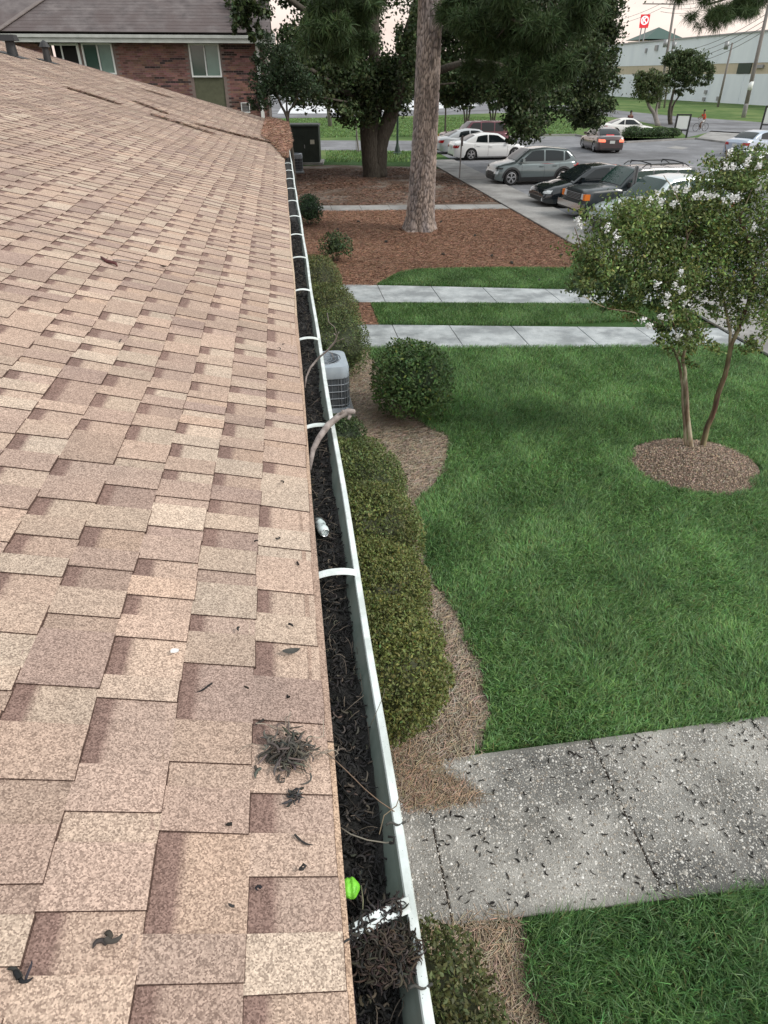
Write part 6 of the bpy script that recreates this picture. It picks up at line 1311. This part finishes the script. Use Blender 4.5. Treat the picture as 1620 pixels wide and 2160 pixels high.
mb = MB(); mb.lathe([(.001, .12), (.07, .09), (.098, .02), (.09, -.04), (.001, -.05)], 12, c=(-.045, 0, 1.69)); mb.build('hair', M['hair'], per, smooth=True)
bk = thing('bicycle', 'bicycle under the person in the orange top', 'bicycle', pb_, radians(188))
for x in (-.50, .52):
    w_ = bpy.data.objects.new('wheel', None); COL.objects.link(w_); w_.parent = bk; w_.location = (x, 0, .34)
    mb = MB(); mb.tube([(.33*cos(2*pi*k/24), 0, .33*sin(2*pi*k/24)) for k in range(25)], .02, 6, caps=False); mb.build('tyre', M['tyre'], w_)
    mb = MB(); [mb.tube([(0, 0, 0), (.32*cos(2*pi*k/12), 0, .32*sin(2*pi*k/12))], .004, 3) for k in range(12)]; mb.build('spokes', M['grey_metal'], w_)
mb = MB(); Q = dict(bb=(-.05, 0, .30), st=(-.22, 0, .82), hd=(.36, 0, .86), fw=(.52, 0, .34), rw=(-.50, 0, .34))
for a, b in (('bb', 'st'), ('st', 'hd'), ('bb', 'hd'), ('hd', 'fw'), ('bb', 'rw'), ('st', 'rw')): mb.tube([Q[a], Q[b]], .018, 8)
mb.build('frame', M['grey_metal'], bk)
mb = MB(); mb.tube([(.38, -.22, 1.06), (.36, -.1, 1.04), (.36, 0, .98), (.36, .1, 1.04), (.38, .22, 1.06)], .014, 6); mb.tube([(.36, 0, .86), (.36, 0, .98)], .014, 6); mb.build('handlebar', M['trim'], bk)
mb = MB(); mb.box((-.24, 0, .84), (.26, .14, .05), taper=.8); mb.build('saddle', M['trim'], bk)
mb = MB(); mb.tube([(.12, .11, .27), (-.05, .06, .30), (-.05, -.06, .30), (0, -.11, .13)], .012, 5); mb.box((.14, .12, .27), (.10, .08, .02)); mb.box((.02, -.12, .11), (.10, .08, .02)); mb.build('pedals', M['trim'], bk)
q = G(1324, 281); p2_ = thing('person', 'dark haired person in a maroon top standing behind the white coupe', 'person', q, radians(-90))
J2 = [(0, 0, .95, .135), (0, 0, 1.15, .13), (0, 0, 1.38, .15), (0, 0, 1.50, .055), (.01, 0, 1.62, .095), (.01, 0, 1.70, .085), (0, .19, 1.38, .055), (.02, .24, 1.12, .042), (.08, .25, .88, .034), (.1, .25, .80, .035), (0, -.19, 1.38, .055), (.02, -.24, 1.12, .042), (.08, -.25, .88, .034), (.1, -.25, .80, .035), (0, .10, .88, .09), (.02, .11, .50, .062), (0, .12, .10, .045), (.12, .12, .04, .04), (0, -.10, .88, .09), (.02, -.11, .50, .062), (0, -.12, .10, .045), (.12, -.12, .04, .04)]
E2 = [(0, 1), (1, 2), (2, 3), (3, 4), (4, 5), (2, 6), (6, 7), (7, 8), (8, 9), (2, 10), (10, 11), (11, 12), (12, 13), (0, 14), (14, 15), (15, 16), (16, 17), (0, 18), (18, 19), (19, 20), (20, 21)]
body(p2_, 'body', J2, E2, M['skin'])
body(p2_, 'shirt', [(0, 0, .93, .148), (0, 0, 1.15, .14), (0, 0, 1.38, .162), (0, .20, 1.37, .07), (.01, .225, 1.22, .058), (0, -.20, 1.37, .07), (.01, -.225, 1.22, .058)], [(0, 1), (1, 2), (2, 3), (3, 4), (2, 5), (5, 6)], mat('maroon_cloth', (.09, .02, .025), rough=.9))
body(p2_, 'trousers', [(0, 0, .95, .14), (0, .10, .86, .10), (.02, .11, .50, .075), (0, .12, .14, .06), (0, -.10, .86, .10), (.02, -.11, .50, .075), (0, -.12, .14, .06)], [(0, 1), (1, 2), (2, 3), (0, 4), (4, 5), (5, 6)], M['dark_cloth'])
mb = MB(); mb.lathe([(.001, .13), (.075, .10), (.105, .02), (.10, -.10), (.001, -.11)], 12, c=(-.02, 0, 1.69)); mb.build('hair', M['hair'], p2_, smooth=True)
print('TRIS', sum(len(p.vertices)-2 for o in sc.objects if o.type == 'MESH' for p in o.data.polygons) if False else sum(len(o.data.loops)-2*len(o.data.polygons) for o in sc.objects if o.type == 'MESH'))
